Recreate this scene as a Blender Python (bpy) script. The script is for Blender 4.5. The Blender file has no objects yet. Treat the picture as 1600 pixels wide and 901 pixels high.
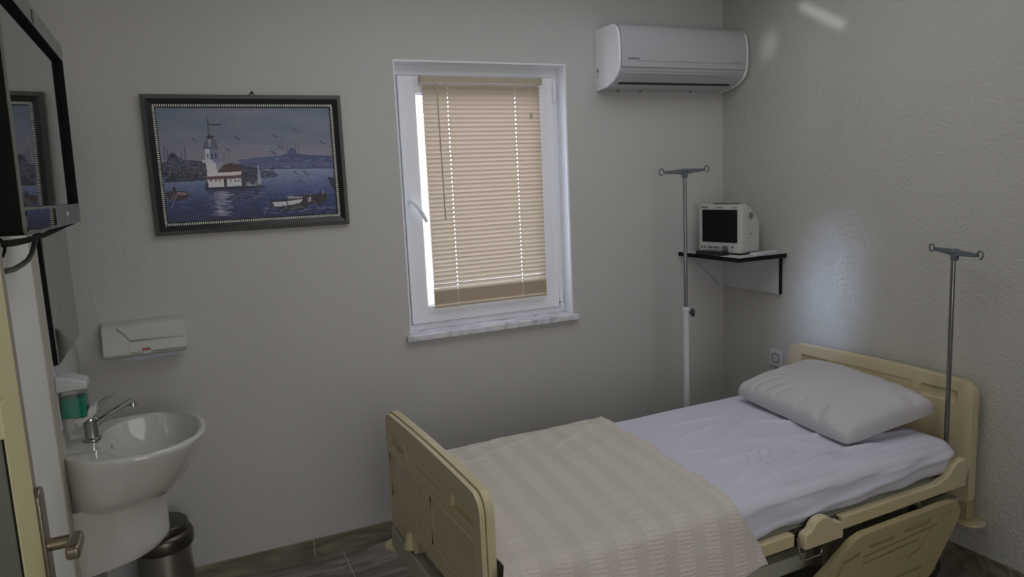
import bpy, bmesh, math, random
import numpy as np
from math import sin, cos, pi, radians
from mathutils import Vector, Matrix, noise

random.seed(4)
S = bpy.context.scene
COL = S.collection

# ------------------------------------------------------------------ camera, world, lights, exposure
cam_d = bpy.data.cameras.new('camera')
cam = bpy.data.objects.new('camera', cam_d)
COL.objects.link(cam)
cam_d.sensor_width = 36
cam_d.lens = 1132.3 / 1600 * 36
cam_d.clip_start = 0.02
_y, _p, _r = .429203, .1461776, .0452954
_f = Vector((sin(_y) * cos(_p), cos(_y) * cos(_p), -sin(_p)))
_rt = Vector((cos(_y), -sin(_y), 0))
_dn = _f.cross(_rt)
_r2 = cos(_r) * _rt + sin(_r) * _dn
_d2 = -sin(_r) * _rt + cos(_r) * _dn
cam.matrix_world = Matrix(((_r2.x, -_d2.x, -_f.x, 0), (_r2.y, -_d2.y, -_f.y, 0), (_r2.z, -_d2.z, -_f.z, 1.6), (0, 0, 0, 1)))
S.camera = cam
S.view_settings.view_transform = 'Standard'
S.view_settings.look = 'None'
S.view_settings.gamma = 1
S.view_settings.use_curve_mapping = False
S.view_settings.exposure = 0.0
try:
    S.cycles.use_denoising = True
    S.cycles.max_bounces = 10
    S.cycles.diffuse_bounces = 6
    S.cycles.transparent_max_bounces = 12
    S.cycles.caustics_reflective = False
    S.cycles.caustics_refractive = False
    S.cycles.sample_clamp_indirect = 4
except Exception:
    pass

XL, XR, YB, YF, ZC = -.383, 2.714, 3.119, -1.0, 2.62

W = bpy.data.worlds.new('daylight_sky')
S.world = W
W.use_nodes = True
_bg = W.node_tree.nodes['Background']
_bg.inputs[0].default_value = (.80, .88, 1.0, 1)
_bg.inputs[1].default_value = 4.9


def area(name, loc, rot, sx, sy, power, col, portal=False, spread=None):
    L = bpy.data.lights.new(name, 'AREA')
    L.shape = 'RECTANGLE'
    L.size, L.size_y, L.energy, L.color = sx, sy, power, col
    if spread:
        L.spread = spread
    if portal:
        L.cycles.is_portal = True
    o = bpy.data.objects.new(name, L)
    o.location = loc
    o.rotation_euler = rot
    COL.objects.link(o)
    return o


area('window_portal', (1.335, 3.34, 1.54), (radians(90), 0, pi), .84, 1.2, 1, (1, 1, 1), portal=True)
# unseen fill lamp added behind the camera at the corridor doorway
area('corridor_fill', (.55, -1.25, 1.35), (radians(90), 0, 0), 1.3, 1.9, 18, (1.0, .985, .97))
# unseen fill lamp added above the bed in place of ceiling-bounced daylight
area('ceiling_bounce_fill', (1.35, 1.85, 2.58), (0, 0, 0), 1.9, 1.3, 10, (.95, .97, 1.0))


def aim(o, tgt, roll=0):
    d = Vector(tgt) - o.location
    o.rotation_euler = (d.to_track_quat('-Z', 'Y').to_matrix() @ Matrix.Rotation(roll, 3, 'Z')).to_euler()


# added beam near the ceiling that throws a bluish patch on the right wall
aim(area('wall_patch_beam', (1.62, 1.95, 2.56), (0, 0, 0), .26, .46, .38, (.50, .66, 1.0), spread=radians(13)), (2.714, 2.42, 1.08))
# added narrow beams imitating sun glints high on the right wall
aim(area('glint_beam', (1.75, 2.15, 2.56), (0, 0, 0), .34, .02, .013, (.92, .96, 1.0), spread=radians(4)), (2.714, 2.50, 2.29), radians(-35))
aim(area('glint_beam_small', (1.95, 2.25, 2.56), (0, 0, 0), .012, .10, .005, (.92, .96, 1.0), spread=radians(8)), (2.714, 2.79, 2.20))


# ------------------------------------------------------------------ materials
def lin(c):
    return tuple(((v / 255) / 12.92 if v / 255 <= .04045 else ((v / 255 + .055) / 1.055) ** 2.4) for v in c)


def mat(name, c, rough=.5, metal=0, spec=.5, bump=0, bscale=200, bdetail=3, mottled=0, mscale=6, coat=0, srgb=True, bdist=.002):
    m = bpy.data.materials.new(name)
    m.use_nodes = True
    nt = m.node_tree
    b = nt.nodes['Principled BSDF']
    col = (*(lin(c) if srgb else c), 1)
    b.inputs['Base Color'].default_value = col
    b.inputs['Roughness'].default_value = rough
    b.inputs['Metallic'].default_value = metal
    b.inputs['Specular IOR Level'].default_value = spec
    b.inputs['Coat Weight'].default_value = coat
    tc = nt.nodes.new('ShaderNodeTexCoord')
    if mottled:
        n = nt.nodes.new('ShaderNodeTexNoise')
        n.inputs['Scale'].default_value = mscale
        n.inputs['Detail'].default_value = 4
        nt.links.new(tc.outputs['Object'], n.inputs['Vector'])
        mx = nt.nodes.new('ShaderNodeMix')
        mx.data_type = 'RGBA'
        mx.inputs[6].default_value = tuple(v * (1 - mottled) for v in col[:3]) + (1,)
        mx.inputs[7].default_value = tuple(min(1, v * (1 + mottled)) for v in col[:3]) + (1,)
        nt.links.new(n.outputs['Fac'], mx.inputs[0])
        nt.links.new(mx.outputs[2], b.inputs['Base Color'])
    if bump:
        n = nt.nodes.new('ShaderNodeTexNoise')
        n.inputs['Scale'].default_value = bscale
        n.inputs['Detail'].default_value = bdetail
        nt.links.new(tc.outputs['Object'], n.inputs['Vector'])
        bp = nt.nodes.new('ShaderNodeBump')
        bp.inputs['Strength'].default_value = bump
        bp.inputs['Distance'].default_value = bdist
        nt.links.new(n.outputs['Fac'], bp.inputs['Height'])
        nt.links.new(bp.outputs['Normal'], b.inputs['Normal'])
    return m


M = {}
M['wall'] = mat('painted_plaster', (203, 201, 199), .75, spec=.25, bump=.6, bscale=60, bdetail=6, mottled=.03, mscale=3, bdist=.003)
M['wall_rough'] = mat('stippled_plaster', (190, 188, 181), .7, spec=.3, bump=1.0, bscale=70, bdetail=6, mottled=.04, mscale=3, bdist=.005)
M['panel_white'] = mat('pale_flush_layer', (240, 239, 234), .55, spec=.3, bump=.1, bscale=60)
M['strip'] = mat('beige_tile_edge', (190, 184, 172), .5, mottled=.06, mscale=30)
M['ceiling'] = mat('ceiling_paint', (225, 224, 220), .85)
M['pvc'] = mat('white_upvc', (246, 247, 252), .32, spec=.5)
M['plastic'] = mat('white_plastic', (205, 207, 208), .35)
M['ac_white'] = mat('greyish_white_plastic', (186, 188, 193), .32)
M['ac_cap'] = mat('window_lit_plastic', (248, 248, 252), .3)  # AC plastic lightened for the window light on its end
M['plastic_dim'] = mat('offwhite_plastic', (196, 197, 192), .4)
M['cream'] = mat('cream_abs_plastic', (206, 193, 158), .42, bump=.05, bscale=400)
M['cream_shade'] = mat('shaded_cream_plastic', (172, 158, 122), .45)  # cream plastic darkened for the shade low on the bed
M['steelpaint'] = mat('greenish_grey_painted_steel', (176, 177, 160), .5)
M['chrome'] = mat('chrome', (190, 190, 190), .14, metal=1)
M['rod'] = mat('dull_chrome_rod', (140, 140, 142), .22, metal=1)
M['brushed'] = mat('brushed_steel', (170, 168, 160), .32, metal=1, bump=.05, bscale=300)
M['darkchrome'] = mat('smoked_steel', (95, 92, 84), .3, metal=.85)
M['nickel'] = mat('aged_nickel', (150, 142, 128), .3, metal=.9)
M['greyplastic'] = mat('slate_plastic', (98, 106, 112), .5)
M['black'] = mat('black_plastic', (26, 27, 26), .35)
M['blackmatte'] = mat('black_matte_plastic', (26, 27, 25), .8, spec=.15)
M['screen'] = mat('dark_glass_screen', (22, 25, 28), .25, spec=.12)
M['tvscreen'] = mat('glossy_tv_glass', (12, 14, 13), .03, spec=.9, coat=.8)
M['bezel'] = mat('silver_grey_bezel', (112, 116, 110), .4)
M['ceramic'] = mat('glazed_ceramic', (210, 209, 203), .1, spec=.6, coat=.5)
M['sheet'] = mat('white_cotton_sheet', (216, 216, 230), .85, spec=.15, bump=.15, bscale=500)
M['pillow'] = mat('white_cotton_pillowcase', (204, 201, 204), .85, spec=.15, bump=.15, bscale=500)
M['green'] = mat('green_liquid_soap', (24, 150, 120), .2)
M['red'] = mat('red_print', (170, 60, 50), .5)
M['greyprint'] = mat('grey_print', (120, 122, 124), .5)
M['rubber'] = mat('dark_rubber', (52, 52, 50), .7)
M['cord'] = mat('cream_cord', (222, 208, 184), .7)
M['headrail'] = mat('beige_metal_rail', (186, 176, 156), .45)
M['pinkroof'] = mat('pink_clay_roof', (196, 104, 124), .8)
M['outwall'] = mat('pale_stucco', (140, 150, 156), .9, bump=.4, bscale=30)
M['yellow'] = mat('cream_door_profile', (222, 214, 164), .5)
M['doortaupe'] = mat('taupe_door_edge', (150, 143, 130), .55)
M['doorglass'] = mat('frosted_door_glass', (112, 118, 104), .35)
M['inner'] = mat('shelf_board_white', (196, 196, 200), .5)

# floor tiles and skirting
def tile_material(name, base, dark, grout, tw, th, rot=0.0, plane='XY', off=(0, 0)):
    m = bpy.data.materials.new(name)
    m.use_nodes = True
    nt = m.node_tree
    b = nt.nodes['Principled BSDF']
    b.inputs['Roughness'].default_value = .38
    tc = nt.nodes.new('ShaderNodeTexCoord')
    mp = nt.nodes.new('ShaderNodeMapping')
    mp.inputs['Rotation'].default_value = (0, 0, rot)
    mp.inputs['Location'].default_value = (off[0], off[1], 0)
    nt.links.new(tc.outputs['Object'], mp.inputs['Vector'])
    br = nt.nodes.new('ShaderNodeTexBrick')
    br.offset = 0.0
    br.inputs['Scale'].default_value = 1
    br.inputs['Mortar Size'].default_value = .0022
    br.inputs['Brick Width'].default_value = tw
    br.inputs['Row Height'].default_value = th
    br.inputs['Color1'].default_value = (1, 1, 1, 1)
    br.inputs['Color2'].default_value = (.86, .86, .86, 1)
    br.inputs['Mortar'].default_value = (0, 0, 0, 1)
    nt.links.new(mp.outputs['Vector'], br.inputs['Vector'])
    n = nt.nodes.new('ShaderNodeTexNoise')
    n.inputs['Scale'].default_value = 5
    n.inputs['Detail'].default_value = 8
    n.inputs['Distortion'].default_value = 1.2
    mp2 = nt.nodes.new('ShaderNodeMapping')
    mp2.inputs['Scale'].default_value = (.6, 3, 3)
    nt.links.new(tc.outputs['Object'], mp2.inputs['Vector'])
    nt.links.new(mp2.outputs['Vector'], n.inputs['Vector'])
    r = nt.nodes.new('ShaderNodeValToRGB')
    r.color_ramp.elements[0].position = .35
    r.color_ramp.elements[0].color = (*lin(dark), 1)
    r.color_ramp.elements[1].position = .68
    r.color_ramp.elements[1].color = (*lin(base), 1)
    nt.links.new(n.outputs['Fac'], r.inputs[0])
    mul = nt.nodes.new('ShaderNodeMix')
    mul.data_type = 'RGBA'
    mul.blend_type = 'MULTIPLY'
    mul.inputs[0].default_value = 1
    nt.links.new(r.outputs[0], mul.inputs[6])
    nt.links.new(br.outputs['Color'], mul.inputs[7])
    fin = nt.nodes.new('ShaderNodeMix')
    fin.data_type = 'RGBA'
    nt.links.new(br.outputs['Fac'], fin.inputs[0])
    nt.links.new(mul.outputs[2], fin.inputs[6])
    fin.inputs[7].default_value = (*lin(grout), 1)
    nt.links.new(fin.outputs[2], b.inputs['Base Color'])
    return m


M['floor'] = tile_material('grey_stone_floor_tiles', (160, 152, 144), (112, 105, 98), (178, 172, 164), .6, .30, 0, off=(.07, .03))
M['skirting'] = tile_material('stone_skirting_tiles', (150, 145, 124), (104, 99, 84), (180, 176, 162), .6, 5, 0, off=(.19, 2))


def slat_material():
    m = bpy.data.materials.new('beige_aluminium_slat')
    m.use_nodes = True
    nt = m.node_tree
    nt.nodes.remove(nt.nodes['Principled BSDF'])
    out = nt.nodes['Material Output']
    d = nt.nodes.new('ShaderNodeBsdfDiffuse')
    d.inputs[0].default_value = (*lin((180, 166, 150)), 1)
    t = nt.nodes.new('ShaderNodeBsdfTranslucent')
    t.inputs[0].default_value = (*lin((196, 176, 150)), 1)
    mx = nt.nodes.new('ShaderNodeMixShader')
    mx.inputs[0].default_value = .34
    nt.links.new(d.outputs[0], mx.inputs[1])
    nt.links.new(t.outputs[0], mx.inputs[2])
    nt.links.new(mx.outputs[0], out.inputs[0])
    return m


M['slat'] = slat_material()


def pane_material(name='window_glass', tint=(.95, .97, 1), refl=.06):
    m = bpy.data.materials.new(name)
    m.use_nodes = True
    nt = m.node_tree
    nt.nodes.remove(nt.nodes['Principled BSDF'])
    out = nt.nodes['Material Output']
    t = nt.nodes.new('ShaderNodeBsdfTransparent')
    t.inputs[0].default_value = (*tint, 1)
    g = nt.nodes.new('ShaderNodeBsdfGlossy')
    g.inputs['Roughness'].default_value = .02
    mx = nt.nodes.new('ShaderNodeMixShader')
    mx.inputs[0].default_value = refl
    nt.links.new(t.outputs[0], mx.inputs[1])
    nt.links.new(g.outputs[0], mx.inputs[2])
    nt.links.new(mx.outputs[0], out.inputs[0])
    return m


M['glass'] = pane_material()
M['clear'] = pane_material('clear_plastic', (.88, .9, .9), .12)
M['mirror'] = mat('silvered_mirror', (176, 186, 180), .02, metal=1)


def marble_material():
    m = mat('veined_marble', (225, 225, 230), .25)
    nt = m.node_tree
    b = nt.nodes['Principled BSDF']
    tc = nt.nodes.new('ShaderNodeTexCoord')
    n = nt.nodes.new('ShaderNodeTexNoise')
    n.inputs['Scale'].default_value = 9
    n.inputs['Detail'].default_value = 6
    n.inputs['Distortion'].default_value = 2
    nt.links.new(tc.outputs['Object'], n.inputs['Vector'])
    r = nt.nodes.new('ShaderNodeValToRGB')
    r.color_ramp.elements[0].position = .38
    r.color_ramp.elements[0].color = (*lin((196, 193, 202)), 1)
    r.color_ramp.elements[1].position = .56
    r.color_ramp.elements[1].color = (*lin((232, 232, 238)), 1)
    nt.links.new(n.outputs['Fac'], r.inputs[0])
    nt.links.new(r.outputs[0], b.inputs['Base Color'])
    return m


M['marble'] = marble_material()


def blanket_material():
    """cream woven cotton: plain bands alternate with bands of small crinkled ribs"""
    m = mat('cream_woven_blanket', (222, 216, 204), .95, spec=.1)
    nt = m.node_tree
    b = nt.nodes['Principled BSDF']
    L = nt.links.new
    uv = nt.nodes.new('ShaderNodeTexCoord')
    mp = nt.nodes.new('ShaderNodeMapping')
    mp.inputs['Rotation'].default_value = (0, 0, radians(-7))
    L(uv.outputs['UV'], mp.inputs['Vector'])
    sep = nt.nodes.new('ShaderNodeSeparateXYZ')
    L(mp.outputs['Vector'], sep.inputs[0])

    def math_(op, a, b_=None, c=None):
        n = nt.nodes.new('ShaderNodeMath')
        n.operation = op
        for i, v in enumerate((a, b_, c)):
            if v is None:
                continue
            if isinstance(v, (int, float)):
                n.inputs[i].default_value = v
            else:
                L(v, n.inputs[i])
        return n.outputs[0]
    nz = nt.nodes.new('ShaderNodeTexNoise')
    nz.inputs['Scale'].default_value = 45
    nz.inputs['Detail'].default_value = 2
    L(uv.outputs['UV'], nz.inputs['Vector'])
    wob = math_('MULTIPLY', math_('SUBTRACT', nz.outputs['Fac'], .5), .012)
    u = math_('ADD', sep.outputs[0], wob)
    band = math_('SINE', math_('MULTIPLY', u, 2 * pi / .098))
    band = math_('MULTIPLY', math_('ADD', band, .12), 3.0)
    cl = nt.nodes.new('ShaderNodeClamp')
    L(math_('ADD', band, .5), cl.inputs[0])
    v = math_('ADD', sep.outputs[1], math_('MULTIPLY', wob, .45))
    rib = math_('MULTIPLY', math_('ADD', math_('SINE', math_('MULTIPLY', v, 2 * pi / .0125)), 1), .5)
    nz2 = nt.nodes.new('ShaderNodeTexNoise')
    nz2.inputs['Scale'].default_value = 90
    L(uv.outputs['UV'], nz2.inputs['Vector'])
    h = math_('MULTIPLY', cl.outputs[0], math_('MULTIPLY', rib, nz2.outputs['Fac']))
    wave = math_('MULTIPLY', math_('SINE', math_('MULTIPLY', sep.outputs[1], 2 * pi / .004)), .10)
    h = math_('ADD', h, wave)
    bp = nt.nodes.new('ShaderNodeBump')
    bp.inputs['Strength'].default_value = .9
    bp.inputs['Distance'].default_value = .004
    L(h, bp.inputs['Height'])
    L(bp.outputs['Normal'], b.inputs['Normal'])
    mx = nt.nodes.new('ShaderNodeMix')
    mx.data_type = 'RGBA'
    mx.inputs[6].default_value = (*lin((214, 207, 198)), 1)
    mx.inputs[7].default_value = (*lin((222, 215, 206)), 1)
    L(cl.outputs[0], mx.inputs[0])
    L(mx.outputs[2], b.inputs['Base Color'])
    return m


M['blanket'] = blanket_material()


def bead_pattern_material():
    m = mat('dotted_pewter_moulding', (70, 72, 68), .4, metal=.3)
    nt = m.node_tree
    b = nt.nodes['Principled BSDF']
    tc = nt.nodes.new('ShaderNodeTexCoord')
    v = nt.nodes.new('ShaderNodeTexChecker')
    v.inputs['Scale'].default_value = 270
    v.inputs['Color1'].default_value = (*lin((140, 142, 136)), 1)
    v.inputs['Color2'].default_value = (*lin((34, 35, 33)), 1)
    nt.links.new(tc.outputs['Object'], v.inputs['Vector'])
    nt.links.new(v.outputs[0], b.inputs['Base Color'])
    return m


M['dotted'] = bead_pattern_material()
M['frameblack'] = mat('black_lacquer_frame', (22, 22, 24), .35)
M['cable_grey'] = mat('grey_cable_sheath', (84, 86, 80), .5)
M['towel_box'] = mat('greenish_white_plastic', (202, 206, 196), .3)
M['bead'] = mat('silver_beads', (225, 226, 215), .4)


# ------------------------------------------------------------------ mesh helpers
class MB:
    def __init__(s):
        s.v, s.f, s.uv = [], [], None

    def add(s, vs, fs):
        o = len(s.v)
        s.v += [tuple(v) for v in vs]
        s.f += [tuple(i + o for i in f) for f in fs]
        return s

    def box(s, x0, x1, y0, y1, z0, z1, mtx=None):
        vs = [(x, y, z) for x in (x0, x1) for y in (y0, y1) for z in (z0, z1)]
        if mtx:
            vs = [mtx @ Vector(v) for v in vs]
        return s.add(vs, [(0, 1, 3, 2), (4, 6, 7, 5), (0, 4, 5, 1), (2, 3, 7, 6), (0, 2, 6, 4), (1, 5, 7, 3)])

    def prism(s, poly, a, b, axis='x', mtx=None):
        """poly: 2D outline; extruded from a to b along the axis"""
        def P(p, t):
            q = {'x': (t, p[0], p[1]), 'y': (p[0], t, p[1]), 'z': (p[0], p[1], t)}[axis]
            return mtx @ Vector(q) if mtx else q
        n = len(poly)
        vs = [P(p, a) for p in poly] + [P(p, b) for p in poly]
        fs = [tuple(range(n))[::-1], tuple(range(n, 2 * n))]
        fs += [(i, (i + 1) % n, n + (i + 1) % n, n + i) for i in range(n)]
        return s.add(vs, fs)

    def tube(s, pts, r, n=12, cap=True, closed=False):
        pts = [Vector(p) for p in pts]
        rs = r if isinstance(r, (list, tuple)) else [r] * len(pts)
        t0 = (pts[1] - pts[0]).normalized()
        up = Vector((0, 0, 1)) if abs(t0.z) < .9 else Vector((1, 0, 0))
        nrm = (up - t0 * up.dot(t0)).normalized()
        vs, fs = [], []
        K = len(pts)
        for i, p in enumerate(pts):
            if closed:
                t = (pts[(i + 1) % K] - pts[i - 1]).normalized()
            else:
                t = (pts[min(i + 1, K - 1)] - pts[max(i - 1, 0)]).normalized()
            nrm = (nrm - t * nrm.dot(t)).normalized()
            bn = t.cross(nrm)
            for k in range(n):
                a = 2 * pi * k / n
                vs.append(p + (nrm * cos(a) + bn * sin(a)) * rs[i])
        for i in range(K - (0 if closed else 1)):
            j = (i + 1) % K
            for k in range(n):
                fs.append((i * n + k, i * n + (k + 1) % n, j * n + (k + 1) % n, j * n + k))
        if cap and not closed:
            fs.append(tuple(range(n))[::-1])
            fs.append(tuple((K - 1) * n + k for k in range(n)))
        return s.add(vs, fs)

    def lathe(s, prof, c=(0, 0, 0), axis='z', n=32, mtx=None):
        """prof: (radius, height) pairs from one end to the other"""
        vs, fs = [], []
        for (r, h) in prof:
            for k in range(n):
                a = 2 * pi * k / n
                q = {'z': (r * cos(a), r * sin(a), h), 'x': (h, r * cos(a), r * sin(a)), 'y': (r * cos(a), h, r * sin(a))}[axis]
                q = Vector(q)
                if mtx:
                    q = mtx @ q
                vs.append(q + Vector(c))
        for i in range(len(prof) - 1):
            for k in range(n):
                fs.append((i * n + k, i * n + (k + 1) % n, (i + 1) * n + (k + 1) % n, (i + 1) * n + k))
        fs.append(tuple(range(n))[::-1])
        fs.append(tuple((len(prof) - 1) * n + k for k in range(n)))
        return s.add(vs, fs)

    def grid(s, fn, nu, nv, closed_u=False):
        vs = [fn(i / (nu if closed_u else nu - 1), j / (nv - 1)) for i in range(nu) for j in range(nv)]
        fs = []
        for i in range(nu if closed_u else nu - 1):
            for j in range(nv - 1):
                a, b = i * nv + j, ((i + 1) % nu) * nv + j
                fs.append((a, b, b + 1, a + 1))
        return s.add(vs, fs)

    def build(s, name, m, parent=None, bevel=0, seg=2, smooth=35, recalc=True):
        me = bpy.data.meshes.new(name)
        me.from_pydata([tuple(v) for v in s.v], [], s.f)
        if recalc:
            bm = bmesh.new()
            bm.from_mesh(me)
            bmesh.ops.recalc_face_normals(bm, faces=bm.faces)
            bm.to_mesh(me)
            bm.free()
        me.materials.append(M[m] if isinstance(m, str) else m)
        o = bpy.data.objects.new(name, me)
        COL.objects.link(o)
        if parent:
            o.parent = parent
        if smooth:
            me.shade_smooth()
            me.set_sharp_from_angle(angle=radians(smooth))
        if bevel:
            bv = o.modifiers.new('bevel', 'BEVEL')
            bv.width = bevel
            bv.segments = seg
            bv.limit_method = 'ANGLE'
            bv.angle_limit = radians(35)
            bv.harden_normals = True
        return o


def cut(o, cutter_mbs):
    """carve the given shapes out of o (applied at once, nothing is left behind)"""
    tmp = []
    for cm in cutter_mbs:
        c = cm.build('tmp', 'black')
        tmp.append(c)
        bo = o.modifiers.new('cut', 'BOOLEAN')
        bo.object = c
        bo.operation = 'DIFFERENCE'
        bo.solver = 'EXACT'
    par = o.parent
    o.parent = None
    dg = bpy.context.evaluated_depsgraph_get()
    dg.update()
    me = bpy.data.meshes.new_from_object(o.evaluated_get(dg))
    o.modifiers.clear()
    o.data = me
    o.parent = par
    for c in tmp:
        d = c.data
        bpy.data.objects.remove(c)
        bpy.data.meshes.remove(d)
    me.shade_smooth()
    me.set_sharp_from_angle(angle=radians(35))
    return o


def bevel(o, w, seg=2):
    bv = o.modifiers.new('bevel', 'BEVEL')
    bv.width = w
    bv.segments = seg
    bv.limit_method = 'ANGLE'
    bv.angle_limit = radians(35)
    bv.harden_normals = True


def rrect(x0, x1, y0, y1, r, n=6, rs=None):
    """rounded rectangle outline; rs gives radii for corners (x1y1, x0y1, x0y0, x1y0)"""
    rs = rs or (r, r, r, r)
    out = []
    for (cx, cy, sx, sy, a0, rr) in ((x1, y1, -1, -1, 0, rs[0]), (x0, y1, 1, -1, 90, rs[1]), (x0, y0, 1, 1, 180, rs[2]), (x1, y0, -1, 1, 270, rs[3])):
        for k in range(n + 1):
            a = radians(a0 + 90 * k / n)
            out.append((cx + sx * rr + rr * cos(a), cy + sy * rr + rr * sin(a)))
    return out


def thing(name, label, cat, loc=(0, 0, 0), rotz=0, group=None):
    o = bpy.data.objects.new(name, None)
    o.empty_display_size = .05
    COL.objects.link(o)
    o.location = loc
    o.rotation_euler = (0, 0, rotz)
    o['label'] = label
    o['category'] = cat
    if group:
        o['group'] = group
    return o


def tag(o, label, cat, group=None):
    o['label'] = label
    o['category'] = cat
    if group:
        o['group'] = group
    return o


def struct(o):
    o['kind'] = 'structure'
    return o


# ------------------------------------------------------------------ the room
WX0, WX1, WZ0, WZ1 = .916, 1.755, .935, 2.137
b = MB().box(XL - .2, WX0, YB, YB + .25, 0, ZC).box(WX1, XR + .2, YB, YB + .25, 0, ZC)
b.box(WX0, WX1, YB, YB + .25, 0, WZ0 - .03).box(WX0, WX1, YB, YB + .25, WZ1, ZC)
struct(b.build('wall_back', 'wall', smooth=0))
struct(MB().box(XR, XR + .2, YF, YB, 0, ZC).build('wall_right', 'wall_rough', smooth=0))
struct(MB().box(XL - .2, XL, YF, YB, 0, ZC).build('wall_left', 'wall', smooth=0))
# front wall behind the camera with the doorway to the corridor
b = MB().box(XL, -.15, YF - .15, YF, 0, ZC).box(1.2, XR, YF - .15, YF, 0, ZC).box(-.15, 1.2, YF - .15, YF, 2.15, ZC).box(-1.2, XL, YF - .15, YF, 0, ZC)
struct(b.build('wall_front', 'wall', smooth=0))
# the corridor beyond the doorway
b = MB().box(-1.2, 2.4, -2.7, -2.5, 0, ZC).box(-1.4, -1.2, -2.7, YF - .15, 0, ZC).box(2.4, 2.6, -2.7, YF - .15, 0, ZC)
struct(b.build('wall_corridor', 'wall', smooth=0))
struct(MB().box(XL - 1.1, XR + .2, -2.7, YB + .25, ZC, ZC + .15).build('ceiling', 'ceiling', smooth=0))
struct(MB().box(XL - 1.1, XR + .2, -2.7, YB + .25, -.15, 0).build('floor', 'floor', smooth=0))
struct(MB().box(XL, XR, YB - .010, YB, 0, .083).build('baseboard_back', 'skirting', bevel=.002))
sk = MB().box(-.010, 0, 0, 0, 0, 0)
struct(MB().box(XR - .010, XR, .0, YB - .010, 0, .083).build('baseboard_right', 'skirting', bevel=.002))
struct(MB().box(XL, XL + .010, 2.52, YB - .010, 0, .083).build('baseboard_left', 'skirting', bevel=.002))
# paler flush layer on the left wall and the tiled strip that closes it
struct(MB().box(XL, XL + .004, 1.45, 2.412, 0, ZC).build('trim_1', 'panel_white', bevel=.001))
struct(MB().box(XL, XL + .006, 2.414, 2.500, 0, 1.9).build('trim_2', 'strip', bevel=.002))
# jamb that carries the open door (left of the camera)
struct(MB().box(XL, -.20, .36, .48, 0, ZC).build('trim_3', 'wall', smooth=0))

# ------------------------------------------------------------------ window
win = bpy.data.objects.new('window_1', None)
COL.objects.link(win)
win.location = (0, 0, 0)
struct(win)


def ring(x0, x1, z0, z1, w, y0, y1, mb=None, wb=None):
    mb = mb or MB()
    wb = wb or w
    mb.box(x0, x0 + w, y0, y1, z0, z1).box(x1 - w, x1, y0, y1, z0, z1)
    mb.box(x0 + w, x1 - w, y0, y1, z1 - w, z1).box(x0 + w, x1 - w, y0, y1, z0, z0 + wb)
    return mb


FY = 3.205
lin_ = MB().box(WX1 - .003, WX1, YB, FY, WZ0, WZ1).box(WX0, WX0 + .003, YB, FY, WZ0, WZ1).box(WX0 + .003, WX1 - .003, YB, FY, WZ1 - .003, WZ1)
lin_.box(WX1, WX1 + .004, YB - .001, YB, WZ0, WZ1 + .004).box(WX0 - .003, WX0, YB - .001, YB, WZ0, WZ1 + .004).box(WX0, WX1, YB - .001, YB, WZ1, WZ1 + .004)  # white strips round the opening imitate its lit edges
lin_.build('reveal_lining', 'pvc', win, smooth=0)
ring(WX0, WX1, WZ0, WZ1, .052, FY, FY + .07).build('window_frame', 'pvc', win, bevel=.002)
SX0, SX1, SZ0, SZ1 = .950, 1.722, .966, 2.086
sash = ring(SX0, SX1, SZ0, SZ1, .078, FY - .016, FY + .05).build('sash', 'pvc', win, bevel=.004, seg=3)
# bevelled glazing bead inside the sash
ring(SX0 + .074, SX1 - .074, SZ0 + .074, SZ1 - .074, .010, FY - .006, FY + .03).build('glazing_bead', 'pvc', sash, bevel=.004)
MB().box(SX0 + .07, SX1 - .07, FY + .018, FY + .024, SZ0 + .07, SZ1 - .07).build('glass', 'glass', sash, smooth=0)
# gasket line round the sash
ring(SX0 - .003, SX1 + .003, SZ0 - .003, SZ1 + .003, .004, FY - .003, FY + .001).build('gasket', 'greyprint', sash)
h = MB().prism(rrect(SX0 + .015, SX0 + .045, 1.46, 1.60, .012), FY - .024, FY - .016, 'y')
hd = h.build('handle_plate', 'pvc', sash, bevel=.002)
MB().tube([(.968, FY - .02, 1.535), (.968, FY - .048, 1.535), (.974, FY - .06, 1.53), (.985, FY - .066, 1.515), (1.012, FY - .066, 1.475), (1.030, FY - .064, 1.437)],
          [.010, .010, .010, .0095, .009, .008], 10).build('handle', 'pvc', sash, smooth=60)
for z in (2.02, 1.01):
    MB().lathe([(.007, -.045), (.009, -.04), (.009, .04), (.007, .045)], (SX1 + .010, FY - .014, z), n=12).build('hinge', 'pvc', win)
MB().box(SX1 - .004, SX1 + .004, FY - .020, FY - .016, .985, .99).build('hinge_screw', 'black', win)
sill = MB().box(WX0 + .001, WX1 - .001, 3.11, FY + .05, WZ0 - .03, WZ0)
sill.box(.892, 1.779, 3.090, 3.119, WZ0 - .03, WZ0)
sill.build('window_sill', 'marble', win, bevel=.006, seg=3)

# venetian blind hung on the sash
BX0, BX1 = 1.050, 1.634
blind = thing('venetian_blind', 'beige venetian blind with closed slats hanging over the window pane', 'blind', (1.34, 3.165, 2.06))


def blocal(mb):
    mb.v = [(x - 1.34, y - 3.165, z - 2.06) for x, y, z in mb.v]
    return mb


BY = 3.163
blocal(MB().box(BX0 - .004, BX1 + .010, BY - .013, BY + .013, 2.052, 2.078)).build('headrail', 'headrail', blind, bevel=.002)
for x in (BX0 - .006, BX1 + .002):
    blocal(MB().box(x, x + .012, BY - .016, FY - .0165, 2.048, 2.082)).build('bracket', 'headrail', blind, bevel=.002)


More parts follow.
